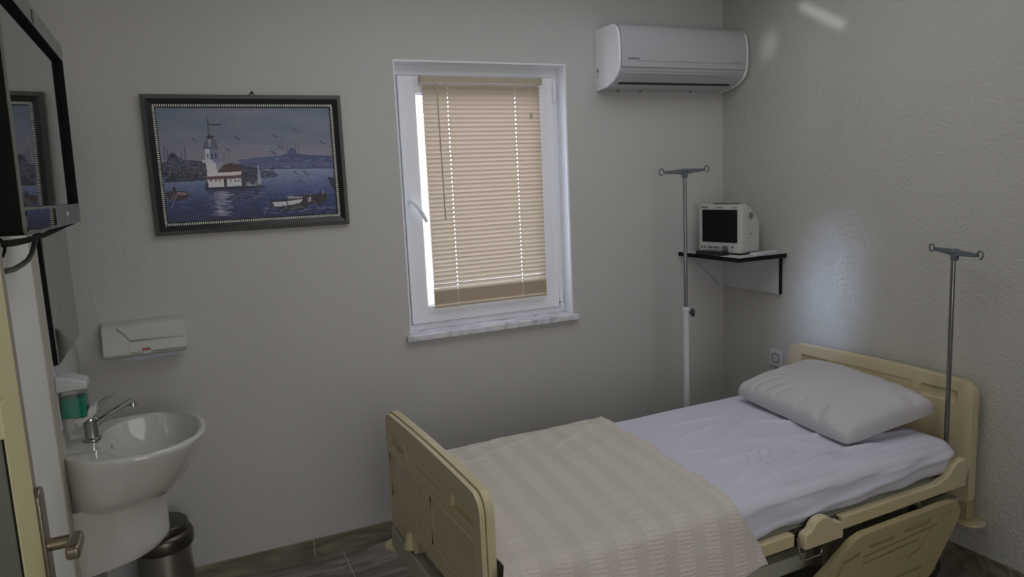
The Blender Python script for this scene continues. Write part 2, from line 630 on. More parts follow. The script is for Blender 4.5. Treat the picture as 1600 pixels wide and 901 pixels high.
def slat_mesh(tilt, notch=True):
    mb = MB()
    w, crown = .0245, .0022
    cols = [BX0, 1.10, 1.167, 1.171, 1.25, 1.34, 1.43, 1.503, 1.507, 1.58, BX1]
    nr = 6
    vs = []
    for x in cols:
        for j in range(nr + 1):
            t = j / nr - .5
            yy, zz = t * w, crown * (1 - (2 * t) ** 2)
            vs.append((x - 1.34, yy * cos(tilt) - zz * sin(tilt), yy * sin(tilt) + zz * cos(tilt)))
    fs = []
    for i in range(len(cols) - 1):
        for j in range(nr):
            if notch and i in (2, 7) and 2 <= j <= 3:
                continue
            a = i * (nr + 1) + j
            fs.append((a, a + nr + 1, a + nr + 2, a + 1))
    return mb.add(vs, fs)


first = None
z = 2.028
k = 0
while z > 1.125:
    if first is None:
        first = slat_mesh(radians(119)).build('slat', 'slat', blind, recalc=False, smooth=60)
        o = first
    else:
        o = first.copy()
        COL.objects.link(o)
        o.parent = blind
    o.location = (0, BY - 3.165 + random.uniform(-.0006, .0006), z - 2.06)
    o.rotation_euler = (radians(random.uniform(-2, 2)), random.uniform(-.0012, .0012), 0)
    z -= .0198
    k += 1
# the lowest slats are turned the other way and sit closer
first2 = None
z = 1.115
while z > 1.048:
    if first2 is None:
        first2 = slat_mesh(radians(70)).build('slat', 'slat', blind, recalc=False, smooth=60)
        o = first2
    else:
        o = first2.copy()
        COL.objects.link(o)
        o.parent = blind
    o.location = (0, BY - 3.165, z - 2.06)
    z -= .0088
blocal(MB().box(BX0, BX1, BY - .010, BY + .010, 1.036, 1.046)).build('bottom_rail', 'headrail', blind, bevel=.002)
for x in (1.169, 1.505):
    blocal(MB().tube([(x, BY - .0135, 2.05), (x, BY - .0135, 1.03)], .0007, 5)).build('ladder_cord', 'cord', blind)
    blocal(MB().tube([(x, BY + .0135, 2.05), (x, BY + .0135, 1.04)], .0007, 5)).build('ladder_cord', 'cord', blind)
blocal(MB().tube([(1.111, BY - .018, 2.055), (1.112, BY - .028, 2.02), (1.118, BY - .030, 1.44)], .0032, 8)).build('tilt_wand', 'headrail', blind)
pc = blocal(MB().tube([(1.577, BY - .016, 2.05), (1.578, BY - .020, 1.915)], .0009, 5)).build('pull_cord', 'cord', blind)
blocal(MB().lathe([(.002, 1.920), (.005, 1.912), (.007, 1.892), (.005, 1.888)], (1.578, BY - .020, 0), n=12)).build('tassel', 'headrail', pc)

# what the left-hand gap of the blind looks out on
nb = thing('neighbour_house', 'pale house with a pink roof edge seen through the gap left of the blind', 'house', (-.6, 7.0, 0))
MB().box(-3.4, 2.4, 0, 3, -3, 1.55).build('house_wall', 'outwall', nb)
MB().prism([(-.5, 1.55), (3.4, 1.55), (1.5, 2.35)], -3.6, 2.6, 'x').build('roof', 'pinkroof', nb)


# ------------------------------------------------------------------ painting
def homography(src, dst):
    A = []
    for (x, y), (u, v) in zip(src, dst):
        A.append([x, y, 1, 0, 0, 0, -u * x, -u * y, -u])
        A.append([0, 0, 0, x, y, 1, -v * x, -v * y, -v])
    _, _, vt = np.linalg.svd(np.array(A, float))
    return vt[-1].reshape(3, 3)


HM = homography([(140, 122), (1140, 122), (1205, 740), (205, 800)], [(0, 0), (1, 0), (1, 1), (0, 1)])
NU, NV = 520, 330


def uvp(x, y):
    q = HM @ np.array([x, y, 1.0])
    return q[0] / q[2] * NU, q[1] / q[2] * NV


class Paint:
    def __init__(s):
        s.im = np.zeros((NV, NU, 3))
        s.Y, s.X = np.mgrid[0:NV, 0:NU].astype(float)
        s.Y += .5
        s.X += .5

    def sky(s, stops):
        v = s.Y / NV
        for i in range(3):
            s.im[..., i] = np.interp(v, [a for a, _ in stops], [c[i] for _, c in stops])

    def mask(s, pts):
        inside = np.zeros(s.X.shape, bool)
        n = len(pts)
        for i in range(n):
            x1, y1 = pts[i]
            x2, y2 = pts[(i + 1) % n]
            if y1 == y2:
                continue
            c = ((y1 > s.Y) != (y2 > s.Y)) & (s.X < (x2 - x1) * (s.Y - y1) / (y2 - y1) + x1)
            inside ^= c
        return inside

    def poly(s, pts, c, a=1.0, jit=0):
        m = s.mask([uvp(*p) for p in pts])
        col = np.array(c, float)
        n = rs.randn(*s.X.shape)[..., None] * jit
        s.im[m] = s.im[m] * (1 - a) + (col + n)[m] * a if jit else s.im[m] * (1 - a) + col * a

    def line(s, pts, c, w=1.0, a=1.0):
        P = [uvp(*p) for p in pts]
        for (x1, y1), (x2, y2) in zip(P[:-1], P[1:]):
            bx0, bx1 = int(max(0, min(x1, x2) - w - 2)), int(min(NU, max(x1, x2) + w + 3))
            by0, by1 = int(max(0, min(y1, y2) - w - 2)), int(min(NV, max(y1, y2) + w + 3))
            if bx0 >= bx1 or by0 >= by1:
                continue
            X, Y = s.X[by0:by1, bx0:bx1], s.Y[by0:by1, bx0:bx1]
            dx, dy = x2 - x1, y2 - y1
            L = dx * dx + dy * dy + 1e-9
            t = np.clip(((X - x1) * dx + (Y - y1) * dy) / L, 0, 1)
            d = np.hypot(X - x1 - t * dx, Y - y1 - t * dy)
            al = (np.clip(w * .5 + .6 - d, 0, 1) * a)[..., None]
            s.im[by0:by1, bx0:bx1] = s.im[by0:by1, bx0:bx1] * (1 - al) + np.array(c, float) * al


rs = np.random.RandomState(7)
P = Paint()
P.sky([(0, (76, 86, 100)), (.2, (80, 88, 102)), (.42, (98, 94, 106)), (.55, (98, 94, 104)), (.56, (96, 104, 122)), (.68, (74, 84, 112)), (.82, (42, 52, 84)), (1, (28, 34, 58))])
# soft cloud patches
for k in range(90):
    cx, cy = rs.rand() * NU, rs.rand() * NV * .48
    rx, ry = 20 + rs.rand() * 70, 5 + rs.rand() * 16
    g = np.exp(-(((P.X - cx) / rx) ** 2 + ((P.Y - cy) / ry) ** 2))[..., None] * .22
    c = np.array([(106, 98, 108), (70, 84, 102), (98, 100, 112)][rs.randint(3)], float)
    P.im = P.im * (1 - g) + c * g
# far right shore: hill and mosque
P.poly([(620, 425), (700, 415), (840, 400), (1000, 392), (1160, 400), (1180, 470), (880, 478), (650, 470)], (62, 68, 98), .95)
P.poly([(860, 400), (905, 385), (915, 360), (930, 350), (948, 362), (960, 385), (1040, 400), (1160, 402), (1165, 430), (860, 430)], (58, 62, 92), .95)
for x, y in ((905, 345), (950, 325), (968, 335), (832, 380)):
    P.line([(x, y), (x + 3, 400)], (60, 60, 84), 1.3)
for k in range(150):
    x, y = 640 + rs.rand() * 530, 412 + rs.rand() * 58
    c = [(84, 90, 118), (48, 54, 84), (104, 106, 128)][rs.randint(3)]
    P.line([(x, y), (x + 6 + rs.rand() * 14, y)], c, 1.6, .7)
P.line([(640, 474), (1175, 470)], (44, 50, 78), 2.5)
# left shore, mosque with minarets, dark wooded bank
P.poly([(160, 440), (205, 430), (215, 400), (238, 380), (262, 400), (300, 425), (420, 430), (440, 470), (430, 545), (190, 558)], (46, 50, 66), .96)
P.poly([(190, 500), (430, 500), (430, 545), (192, 556)], (30, 33, 42), .9)
P.poly([(560, 440), (640, 450), (720, 470), (850, 505), (850, 522), (760, 530), (640, 530)], (50, 54, 72), .96)
for x0, y0, x1, y1 in ((188, 345, 194, 425), (205, 358, 211, 420), (289, 365, 291, 430), (308, 345, 312, 425)):
    P.line([(x0, y0), (x1, y1)], (52, 52, 64), 1.8)
P.poly([(212, 412), (220, 392), (238, 380), (256, 392), (264, 412)], (36, 38, 52))
for k in range(260):
    x, y = 178 + rs.rand() * 260, 420 + rs.rand() * 110
    if y < 430 and x > 320:
        continue
    c = [(92, 92, 100), (30, 32, 44), (66, 68, 82), (112, 108, 110)][rs.randint(4)]
    P.line([(x, y), (x + 3 + rs.rand() * 9, y + rs.randn())], c, 1.5, .8)
for k in range(120):
    x, y = 640 + rs.rand() * 190, 468 + rs.rand() * 55
    c = [(84, 88, 104), (30, 34, 48)][rs.randint(2)]
    P.line([(x, y), (x + 3 + rs.rand() * 9, y + rs.randn())], c, 1.5, .8)
# water strokes
for k in range(1500):
    v = .575 + .425 * rs.rand() ** .8
    u = rs.rand()
    L = (6 + 26 * (v - .5)) * (.5 + rs.rand())
    x, y = u * NU, v * NV
    base = np.array([np.interp(v, [.56, .7, .85, 1], q) for q in ((90, 66, 40, 28), (98, 78, 50, 34), (126, 114, 88, 66))])
    c = base + rs.choice([-20, -12, 10, 26], p=[.3, .3, .25, .15])
    by, bx0, bx1 = int(y), int(max(0, x - L / 2)), int(min(NU, x + L / 2))
    if by < NV and bx1 > bx0:
        P.im[by:by + 1 + (v > .8), bx0:bx1] = P.im[by:by + 1 + (v > .8), bx0:bx1] * .45 + c * .55
# the tower island
P.poly([(422, 590), (780, 574), (778, 582), (640, 596), (425, 600)], (22, 24, 32))
P.poly([(440, 545), (448, 585), (550, 580), (640, 575), (635, 530), (445, 538)], (146, 144, 146))
P.poly([(535, 535), (552, 534), (555, 582), (540, 583)], (40, 36, 40))
for x in (458, 486, 508, 572, 600, 618):
    P.poly([(x, 540), (x + 8, 540), (x + 8, 552), (x, 552)], (44, 44, 54))
P.poly([(428, 522), (640, 512), (640, 532), (436, 540)], (78, 54, 56))
P.poly([(436, 472), (480, 470), (502, 495), (640, 492), (634, 512), (440, 522)], (150, 146, 146))
P.poly([(498, 498), (530, 458), (556, 448), (636, 462), (640, 492)], (62, 44, 44))
P.poly([(430, 440), (486, 436), (498, 492), (438, 495)], (146, 142, 146))
P.poly([(486, 436), (528, 436), (524, 455), (498, 492)], (104, 104, 122))
P.poly([(406, 425), (472, 420), (474, 440), (410, 440)], (138, 136, 144))
P.poly([(472, 420), (540, 420), (538, 434), (474, 440)], (88, 90, 110))
P.poly([(424, 360), (452, 358), (456, 424), (432, 424)], (138, 138, 148))
P.poly([(452, 358), (500, 356), (508, 420), (456, 424)], (84, 88, 112))
for x in (438, 463, 484):
    P.poly([(x, 388), (x + 8, 388), (x + 9, 418), (x + 2, 418)], (34, 36, 52))
P.line([(420, 358), (504, 355)], (40, 40, 56), 2.6)
P.poly([(418, 356), (420, 325), (438, 302), (460, 296), (486, 308), (500, 335), (500, 356)], (70, 72, 90))
P.poly([(446, 305), (460, 300), (458, 350), (450, 350)], (112, 112, 122))
P.poly([(640, 462), (700, 468), (742, 478), (742, 560), (668, 572), (640, 530)], (42, 44, 56), .8)
for k in range(70):
    x, y = 644 + rs.rand() * 92, 470 + rs.rand() * 85
    P.line([(x, y), (x + 5, y + rs.randn() * 2)], [(86, 88, 98), (26, 28, 38)][rs.randint(2)], 1.5, .8)
P.poly([(430, 290), (446, 284), (449, 262), (456, 284), (484, 286), (468, 300), (440, 302)], (38, 38, 52))
P.line([(442, 188), (448, 270)], (40, 38, 52), 2.2)
P.line([(444, 214), (470, 222), (516, 220)], (36, 36, 50), 3.0)
P.line([(408, 402), (408, 425)], (60, 60, 80), 1.3)
P.line([(536, 402), (538, 425)], (60, 60, 80), 1.3)
# quay clutter, figures and white sail
P.poly([(640, 480), (665, 560), (672, 580), (640, 582)], (52, 46, 54))
P.poly([(732, 455), (738, 455), (760, 570), (735, 572)], (108, 116, 136))
for k in range(40):
    x = 650 + rs.rand() * 110
    P.line([(x, 540 + rs.rand() * 30), (x + rs.randn() * 2, 576)], [(30, 32, 42), (134, 134, 140)][rs.randint(2)], 1.8, .8)
P.poly([(432, 548), (442, 548), (446, 586), (426, 588)], (32, 32, 40))
# reflections
P.poly([(430, 600), (770, 590), (720, 650), (600, 668), (470, 650)], (34, 38, 62), .6)
for k in range(120):
    y = 605 + rs.rand() * 150
    x = 520 + rs.randn() * 26
    P.line([(x - 14, y), (x + 6 + rs.rand() * 28, y)], (124, 122, 134), 1.6, .6)
for k in range(60):
    x, y = 580 + rs.rand() * 170, 600 + rs.rand() * 60
    P.line([(x, y), (x + 24, y - 1)], [(26, 28, 46), (96, 98, 118)][rs.randint(2)], 1.6, .6)
# moored rowing boats, right
P.poly([(898, 628), (925, 634), (1020, 632), (1085, 625), (1120, 608), (1145, 640), (1132, 668), (1060, 690), (930, 660)], (44, 38, 42))
P.poly([(905, 636), (1000, 640), (1010, 648), (915, 652)], (112, 108, 118))
P.poly([(800, 660), (830, 664), (920, 658), (1000, 645), (1030, 625), (1036, 668), (1020, 705), (960, 722), (860, 722), (838, 710)], (38, 34, 38))
P.poly([(820, 672), (900, 668), (1000, 654), (985, 676), (920, 692), (836, 700)], (140, 138, 142))
P.poly([(806, 658), (900, 656), (900, 664), (820, 668)], (28, 28, 40))
P.poly([(1025, 645), (1045, 640), (1050, 665), (1032, 672)], (128, 122, 128))
P.line([(905, 668), (912, 690), (925, 694)], (28, 26, 32), 2.6)
P.line([(1116, 606), (1118, 622)], (150, 146, 150), 2.4)
P.line([(1030, 622), (1034, 660)], (30, 28, 34), 3)
for a, bq in (((1060, 660), (1100, 720)), ((965, 672), (1000, 708)), ((905, 700), (868, 730)), ((800, 690), (775, 745))):
    P.line([a, bq], (120, 118, 126), 1.3, .8)
# boat with figures, left, and the bow at the right edge
P.poly([(192, 612), (250, 606), (322, 612), (330, 628), (320, 655), (230, 668), (200, 645)], (48, 38, 40))
P.poly([(262, 612), (320, 618), (316, 632), (262, 628)], (104, 84, 88))
P.poly([(236, 584), (248, 578), (256, 606), (238, 610)], (26, 26, 34))
P.line([(246, 555), (254, 600)], (70, 68, 80), 1.5)
P.line([(262, 625), (228, 710)], (112, 106, 112), 1.5)
P.line([(248, 630), (222, 668)], (112, 106, 112), 1.4)
P.line([(326, 625), (400, 690)], (30, 30, 46), 2)
P.poly([(1142, 520), (1180, 530), (1185, 600), (1165, 580)], (38, 38, 50))
P.line([(1128, 552), (1150, 535)], (56, 58, 80), 1.4)
for k in range(60):
    x, y = 760 + rs.rand() * 420, 690 + rs.rand() * 50
    P.line([(x, y), (x + 14 + rs.rand() * 30, y - 2)], (104, 108, 134), 1.3, .45)
# gulls
for x, y in ((362, 305), (612, 297), (560, 365), (830, 288), (945, 250), (1108, 323), (822, 380), (858, 348), (955, 498), (1012, 498), (990, 550)):
    P.line([(x - 14, y - 7), (x, y + 3), (x + 18, y + 8)], (40, 42, 60), 1.7)
    P.line([(x - 3, y - 10), (x, y + 3)], (50, 52, 72), 1.3)
P.line([(645, 348), (850, 343)], (112, 114, 130), 1.4, .7)
for k in range(1400):
    x, y = rs.rand() * NU, rs.rand() * NV
    L_, dv = 2 + rs.rand() * 9, rs.randn() * (5 if y < NV * .45 else 11)
    yy_, x0_, x1_ = int(y), int(max(0, x - L_)), int(min(NU, x + L_))
    P.im[yy_:yy_ + 1, x0_:x1_] += dv
P.im += rs.randn(NV, NU, 1) * 3.5
P.im = np.clip(P.im, 4, 250) / 255
plin = np.where(P.im <= .04045, P.im / 12.92, ((P.im + .055) / 1.055) ** 2.4)
PAINT_GAIN = 3.4
plin = plin ** 1.14
plin = plin * .86 + plin.mean(axis=2, keepdims=True) * .14
plin = np.clip(plin * PAINT_GAIN, 0, .9)

pic = thing('framed_painting', 'framed seascape painting of a white tower on water, hung on the back wall', 'painting', (.300, YB, 1.719))
PX0, PX1, PZ0, PZ1 = -.373, .373, -.266, .266      # outer frame, local
FW = .048
gx, gz = PX1 - FW, PZ1 - FW
me = bpy.data.meshes.new('canvas')
xs = np.linspace(-gx, gx, NU)
zs = np.linspace(gz, -gz, NV)
XX, ZZ = np.meshgrid(xs, zs)
co = np.stack([XX, np.full_like(XX, -.012), ZZ], -1).reshape(-1, 3)
idx = np.arange(NU * NV).reshape(NV, NU)
fc = np.stack([idx[1:, :-1], idx[1:, 1:], idx[:-1, 1:], idx[:-1, :-1]], -1).reshape(-1, 4)
me.from_pydata(co.tolist(), [], fc.tolist())
ca = me.color_attributes.new('paint', 'FLOAT_COLOR', 'POINT')
ca.data.foreach_set('color', np.concatenate([plin.reshape(-1, 3), np.ones((NU * NV, 1))], 1).astype('f').ravel())
pm = mat('oil_paint', (128, 128, 128), .45, bump=.2, bscale=150)
att = pm.node_tree.nodes.new('ShaderNodeVertexColor')
att.layer_name = 'paint'
pm.node_tree.links.new(att.outputs[0], pm.node_tree.nodes['Principled BSDF'].inputs['Base Color'])
me.materials.append(pm)
cv = bpy.data.objects.new('canvas', me)
COL.objects.link(cv)
cv.parent = pic
MB().box(-gx - .002, gx + .002, -.0115, -.001, -gz - .002, gz + .002).build('backing_board', 'blackmatte', pic)


def frame_ring(o, i, y0, y1):
    mb = MB()
    (ax, az), (bx, bz) = o, i
    P4 = lambda x, z: [(-x, -z), (x, -z), (x, z), (-x, z)]
    A, B = P4(ax, az), P4(bx, bz)
    vs = [(p[0], y0[0], p[1]) for p in A] + [(p[0], y0[1], p[1]) for p in B] + [(p[0], y1, p[1]) for p in A] + [(p[0], y1, p[1]) for p in B]
    fs = []
    for k in range(4):
        j = (k + 1) % 4
        fs += [(k, j, 4 + j, 4 + k), (8 + k, 12 + k, 12 + j, 8 + j), (k, 8 + k, 8 + j, j), (4 + k, 4 + j, 12 + j, 12 + k)]
    return mb.add(vs, fs)


frame_ring((PX1, PZ1), (PX1 - .016, PZ1 - .016), (-.020, -.028), -.001).build('outer_moulding', 'dotted', pic, smooth=0)
frame_ring((PX1 - .016, PZ1 - .016), (PX1 - .036, PZ1 - .036), (-.028, -.020), -.001).build('black_moulding', 'frameblack', pic, smooth=0)
frame_ring((PX1 - .036, PZ1 - .036), (gx, gz), (-.016, -.014), -.001).build('inner_moulding', 'blackmatte', pic, smooth=0)
bd = MB()
ix, iz, pitch = PX1 - .041, PZ1 - .041, .0078
n = int(2 * ix / pitch)
for k in range(n + 1):
    x = -ix + 2 * ix * k / n
    for z in (-iz, iz):
        bd.box(x - .0022, x + .0022, -.021, -.013, z - .0045, z + .0045)
n = int(2 * iz / pitch)
for k in range(1, n):
    z = -iz + 2 * iz * k / n
    for x in (-ix, ix):
        bd.box(x - .0045, x + .0045, -.021, -.013, z - .0022, z + .0022)
bd.build('beaded_rim', 'bead', pic, smooth=0)
hk = MB().tube([(.016, -.004, PZ1 - .002), (.020, -.006, PZ1 + .006), (.028, -.006, PZ1 + .010), (.034, -.006, PZ1 + .006), (.038, -.004, PZ1 - .002)], .0016, 8)
hk.lathe([(.003, 0), (.003, -.008), (.005, -.009), (.005, -.011)], (.028, 0, PZ1 + .010), 'y', 10)
hk.build('hanging_hook', 'blackmatte', pic)

# ------------------------------------------------------------------ air conditioner
AX0, AX1 = 1.925, 2.700
ac = thing('air_conditioner', 'white split air conditioner on the back wall in the room corner', 'air conditioner', (AX0, YB, 2.016))
prof = [(0, 0), (-.03, .001), (-.09, .008), (-.145, .026), (-.185, .052), (-.200, .078), (-.207, .12), (-.209, .17), (-.205, .22), (-.196, .256), (-.180, .276), (-.155, .286), (0, .289)]
body = [(p[0] * .97, p[1] * .985 + .002) for p in prof]
AW = AX1 - AX0
MB().prism(body, .012, AW - .012, 'x').build('body', 'ac_white', ac, bevel=.002)
for x0, x1 in ((0, .014), (AW - .014, AW)):
    MB().prism(prof, x0, x1, 'x').build('end_cap', 'ac_cap', ac, bevel=.004, seg=3)
# the smooth front panel wraps over the top edge
fp = [(-.203, .088), (-.2085, .12), (-.2105, .17), (-.2065, .22), (-.197, .258), (-.181, .279), (-.155, .2895)]
fi = [(y + .006, z - .001) for y, z in fp][::-1]
MB().prism(fp + fi, .016, AW - .016, 'x').build('front_panel', 'ac_white', ac, bevel=.0012)
MB().box(.10, AW - .03, -.2085, -.205, .1145, .1155).build('panel_line', 'greyprint', ac)
lp = MB()
for k in range(7):
    lp.box(.050 + k * .0095, .057 + k * .0095, -.2102, -.2072, .121, .128 if k % 2 else .1275)
lp.build('badge', 'greyprint', ac)
lp = MB()
for k in range(3):
    lp.box(AW - .090 + k * .015, AW - .084 + k * .015, -.2098, -.2070, .122, .126)
lp.build('indicator_marks', 'greyprint', ac)
# air outlet: dark slot and the flap over it on the sloping underside
sl = MB()
d = Vector((0, .062, -.0415)).normalized()
nrm = Vector((0, -d.z, d.y)) * -1
p0 = Vector((0, -.196, .068))


def under(x, t, h):
    q = p0 + d * t + Vector((0, d.z, -d.y)) * h
    return (x, q.y, q.z)


def ubox(x0, x1, t0, t1, h0, h1):
    vs = [under(x, t, h) for x in (x0, x1) for t in (t0, t1) for h in (h0, h1)]
    return MB().add(vs, [(0, 1, 3, 2), (4, 6, 7, 5), (0, 4, 5, 1), (2, 3, 7, 6), (0, 2, 6, 4), (1, 5, 7, 3)])


ubox(.045, AW - .06, .010, .085, -.012, .004).build('air_outlet', 'black', ac)
ubox(.040, AW - .045, .000, .066, .002, .008).build('flap', 'ac_white', ac, bevel=.002)
MB().box(-.0012, .0005, -.030, -.018, .085, .104).build('sticker', 'greyprint', ac)
for z in (.072, .062, .02):
    MB().box(-.0012, .0005, -.026, -.020, z, z + .004).build('end_mark', 'greyprint', ac)
for x in (.11, .24, .55):
    MB().lathe([(.005, -.004), (.007, 0), (.007, .006)], (x, -.03, -.001), n=10).build('foot_clip', 'greyprint', ac)

# ------------------------------------------------------------------ corner shelf and what stands on it
SHX, SHY, SHZ = 2.412, 2.662, 1.19
sh = thing('wall_shelf', 'white corner shelf with black edge under the patient monitor', 'shelf', (SHX, SHY, SHZ))
MB().box(0, XR - SHX, 0, YB - SHY, -.018, 0).build('shelf_board', 'inner', sh, bevel=.001)
MB().box(-.002, 0, -.002, YB - SHY, -.020, .0008).build('edge_band', 'blackmatte', sh)
MB().box(-.002, XR - SHX, -.002, 0, -.020, .0008).build('edge_band', 'blackmatte', sh)
MB().box(XR - SHX - .018, XR - SHX, .03, YB - SHY, -.205, -.018).build('side_board', 'inner', sh, bevel=.001)
MB().box(XR - SHX - .0195, XR - SHX, .027, .03, -.206, -.018).build('edge_band', 'blackmatte', sh)
MB().prism([(.06, -.018), (XR - SHX - .018, -.018), (XR - SHX - .018, -.205), (.27, -.205), (.19, -.135)], YB - SHY - .018, YB - SHY, 'y').build('rear_board', 'inner', sh, bevel=.001)

ma = radians(-9)
mon = thing('patient_monitor', 'cream patient monitor with dark screen standing on the corner shelf', 'monitor', (2.506, 2.745, SHZ), 0)
mon.rotation_euler = (0, 0, ma * -1 * -1)
# local frame: front face in the plane x = 0, width along +y, body towards +x
mon.rotation_euler = (0, 0, radians(9))
MW, MH = .272, .250
o = MB().prism(rrect(0, MW, .008, MH, .014), 0, .045, 'x').build('front_housing', 'plastic_dim', mon, bevel=.006, seg=3)
MB().prism([(.04, .008), (.040, MH - .004), (.075, MH - .014), (.125, MH - .062), (.150, MH - .085), (.150, .008)], .012, MW - .012, 'y').build('rear_housing', 'plastic_dim', mon, bevel=.008, seg=3)
MB().prism(rrect(.028, MW - .022, .060, MH - .026, .003), -.0015, .004, 'x').build('screen', 'screen', mon)
for k, yv in enumerate((.252, .232, .206, .188, .168, .150)):
    MB().prism(rrect(yv - .006, yv + .006, .028, .038, .002), -.002, .002, 'x').build('button', 'greyplastic', mon)
MB().lathe([(.013, -.016), (.015, -.012), (.015, .002)], (0, .098, .030), 'x', 20).build('knob', 'greyplastic', mon, bevel=.001)
MB().prism(rrect(.050, .066, .034, .043, .002), -.002, .002, 'x').build('button', 'greyplastic', mon)
MB().box(-.0012, .001, .214, .258, MH - .018, MH - .009).build('badge', 'greyprint', mon)
MB().box(-.0012, .001, .120, .160, MH - .018, MH - .013).build('badge', 'greyprint', mon)
MB().box(-.0012, .001, .030, .060, MH - .018, MH - .014).build('badge', 'greyprint', mon)
MB().box(.010, .040, .050, .190, MH, MH + .006).build('top_handle', 'greyplastic', mon, bevel=.002)
MB().lathe([(.017, .0105), (.017, .014)], (.082, 0, MH - .060), 'y', 20).build('speaker_grille', 'greyprint', mon)
MB().box(.078, .092, .0105, .013, .098, .104).build('side_port', 'greyprint', mon)
for x, y in ((.02, .03), (.02, .24), (.13, .03), (.13, .24)):
    MB().lathe([(.008, 0), (.008, .010)], (x, y, 0), n=10).build('foot', 'rubber', mon)
cs = thing('sensor_case', 'flat black case lying on the shelf in front of the monitor', 'case', (2.425, 2.80, SHZ + .001), radians(9))
MB().prism(rrect(0, .060, 0, .170, .008), 0, .012, 'z').build('case_bottom', 'black', cs, bevel=.002)
MB().prism(rrect(.002, .058, .002, .168, .008), .0125, .018, 'z').build('case_lid', 'black', cs, bevel=.002)
rc = thing('remote_control', 'slim white remote lying at the right end of the corner shelf', 'remote', (2.525, 2.672, SHZ + .001), radians(8))
MB().prism(rrect(0, .170, 0, .040, .008), 0, .014, 'z').build('remote_body', 'plastic', rc, bevel=.003)
MB().box(.12, .15, .010, .030, .014, .0146).build('remote_display', 'plastic_dim', rc)

# wall socket
so = thing('wall_socket', 'white single power socket low on the right wall beside the headboard', 'socket', (XR, 2.720, .651))
MB().prism(rrect(-.043, .043, -.043, .043, .006), -.009, 0, 'x').build('cover_plate', 'plastic', so, bevel=.002)
o = MB().lathe([(.031, -.011), (.031, -.004)], (0, 0, 0), 'x', 32).build('socket_rim', 'plastic_dim', so)
o = cut(MB().lathe([(.026, -.0115), (.026, -.003)], (0, 0, 0), 'x', 28).build('socket_well', 'greyplastic', so), [MB().lathe([(.021, -.03), (.021, -.005)], (0, 0, 0), 'x', 28)])
for y in (-.0095, .0095):
    MB().lathe([(.0028, -.0054), (.0028, -.0050)], (0, y, 0), 'x', 10).build('pin_hole', 'black', so)


# ------------------------------------------------------------------ IV poles
def iv_head(parent, ztop, az, tilt=0, L=.215):
    m = Matrix.Translation((0, 0, ztop)) @ Matrix.Rotation(az, 4, 'Z') @ Matrix.Rotation(tilt, 4, 'Y')
    h = MB().lathe([(.012, -.030), (.014, -.026), (.014, -.004), (.018, 0), (.018, .006), (.012, .012)], (0, 0, ztop), n=16).build('pole_cap', 'greyplastic', parent)
    for s in (-1, 1):
        w = L / 2 - .016
        pts = [(s * .004, .010), (s * .05, .009), (s * w, .006), (s * w, -.006), (s * .05, -.010), (s * .012, -.014)]
        arm = MB().prism(pts, -.008, .008, 'y', mtx=m).build('hook_arm', 'greyplastic', parent, bevel=.002)
        pth = []
        for k in range(15):
            a = radians(200 - 300 * k / 14) if s > 0 else radians(-20 + 300 * k / 14)
            pth.append(m @ Vector((s * (w + .013) + .014 * cos(a), 0, .003 + .014 * sin(a))))
        MB().tube(pth, .0032, 8).build('hook', 'greyplastic', arm, smooth=60)


iv = thing('iv_pole', 'tall drip stand with white lower tube standing between the bed and the back wall', 'drip stand', (2.142, 2.72, 0))
MB().tube([(0, 0, .06), (0, 0, .976)], .0155, 20).build('lower_tube', 'plastic', iv)
MB().tube([(0, 0, .96), (0, 0, 1.605)], .0085, 16).build('upper_rod', 'rod', iv)
MB().lathe([(.0175, 0), (.0175, .012), (.0155, .018)], (0, 0, .962), n=20).build('tube_collar', 'plastic', iv)
MB().lathe([(.006, .0), (.008, .014), (.019, .016), (.019, .026), (.015, .030)], (.012, 0, .950), 'x', 20, Matrix.Rotation(radians(-30), 3, 'Z')).build('clamp_knob', 'rubber', iv)
iv_head(iv, 1.612, 0, radians(-1.6), L=.262)
for k in range(5):
    a = radians(90 + 72 * k)
    lg = MB().tube([(.02 * cos(a), .02 * sin(a), .085), (.12 * cos(a), .12 * sin(a), .072), (.155 * cos(a), .155 * sin(a), .060)], .011, 10).build('leg', 'plastic', iv)
    MB().lathe([(.022, -.009), (.025, -.006), (.025, .006), (.022, .009)], (.155 * cos(a), .155 * sin(a), .026), 'x', 18).build('castor', 'rubber', lg)
    MB().box(.155 * cos(a) - .006, .155 * cos(a) + .006, .155 * sin(a) - .006, .155 * sin(a) + .006, .03, .062).build('castor_fork', 'greyplastic', lg)
MB().lathe([(.035, .060), (.038, .070), (.03, .10), (.018, .115)], n=20).build('base_hub', 'plastic', iv)

# ------------------------------------------------------------------ hospital bed
BR = radians(1.15)
BO = (.64, 2.06, 0)
bed = thing('hospital_bed', 'cream hospital bed with moulded head and foot boards against the right wall', 'bed', BO, BR)


def board_outline(w, z0, z1, r=.055, arch=.010):
    o = []
    N = 14
    for p in rrect(-w, w, z0, z1, r, n=7, rs=(r, r, .012, .012)):
        zz = p[1]
        if zz > z1 - r * 1.2:
            zz += arch * (1 - (p[0] / w) ** 2) - arch * .4
        o.append((p[0], zz))
    return o


def refine(o):
    # add points along the top edge so the arch is smooth
    out = []
    n = len(o)
    for i in range(n):
        a, b2 = o[i], o[(i + 1) % n]
        out.append(a)
        if abs(a[0] - b2[0]) > .3 and a[1] > .5:
            for k in range(1, 12):
                t = k / 12
                x = a[0] + (b2[0] - a[0]) * t
                out.append((x, a[1] + .007 * (1 - (2 * t - 1) ** 2)))
    return out


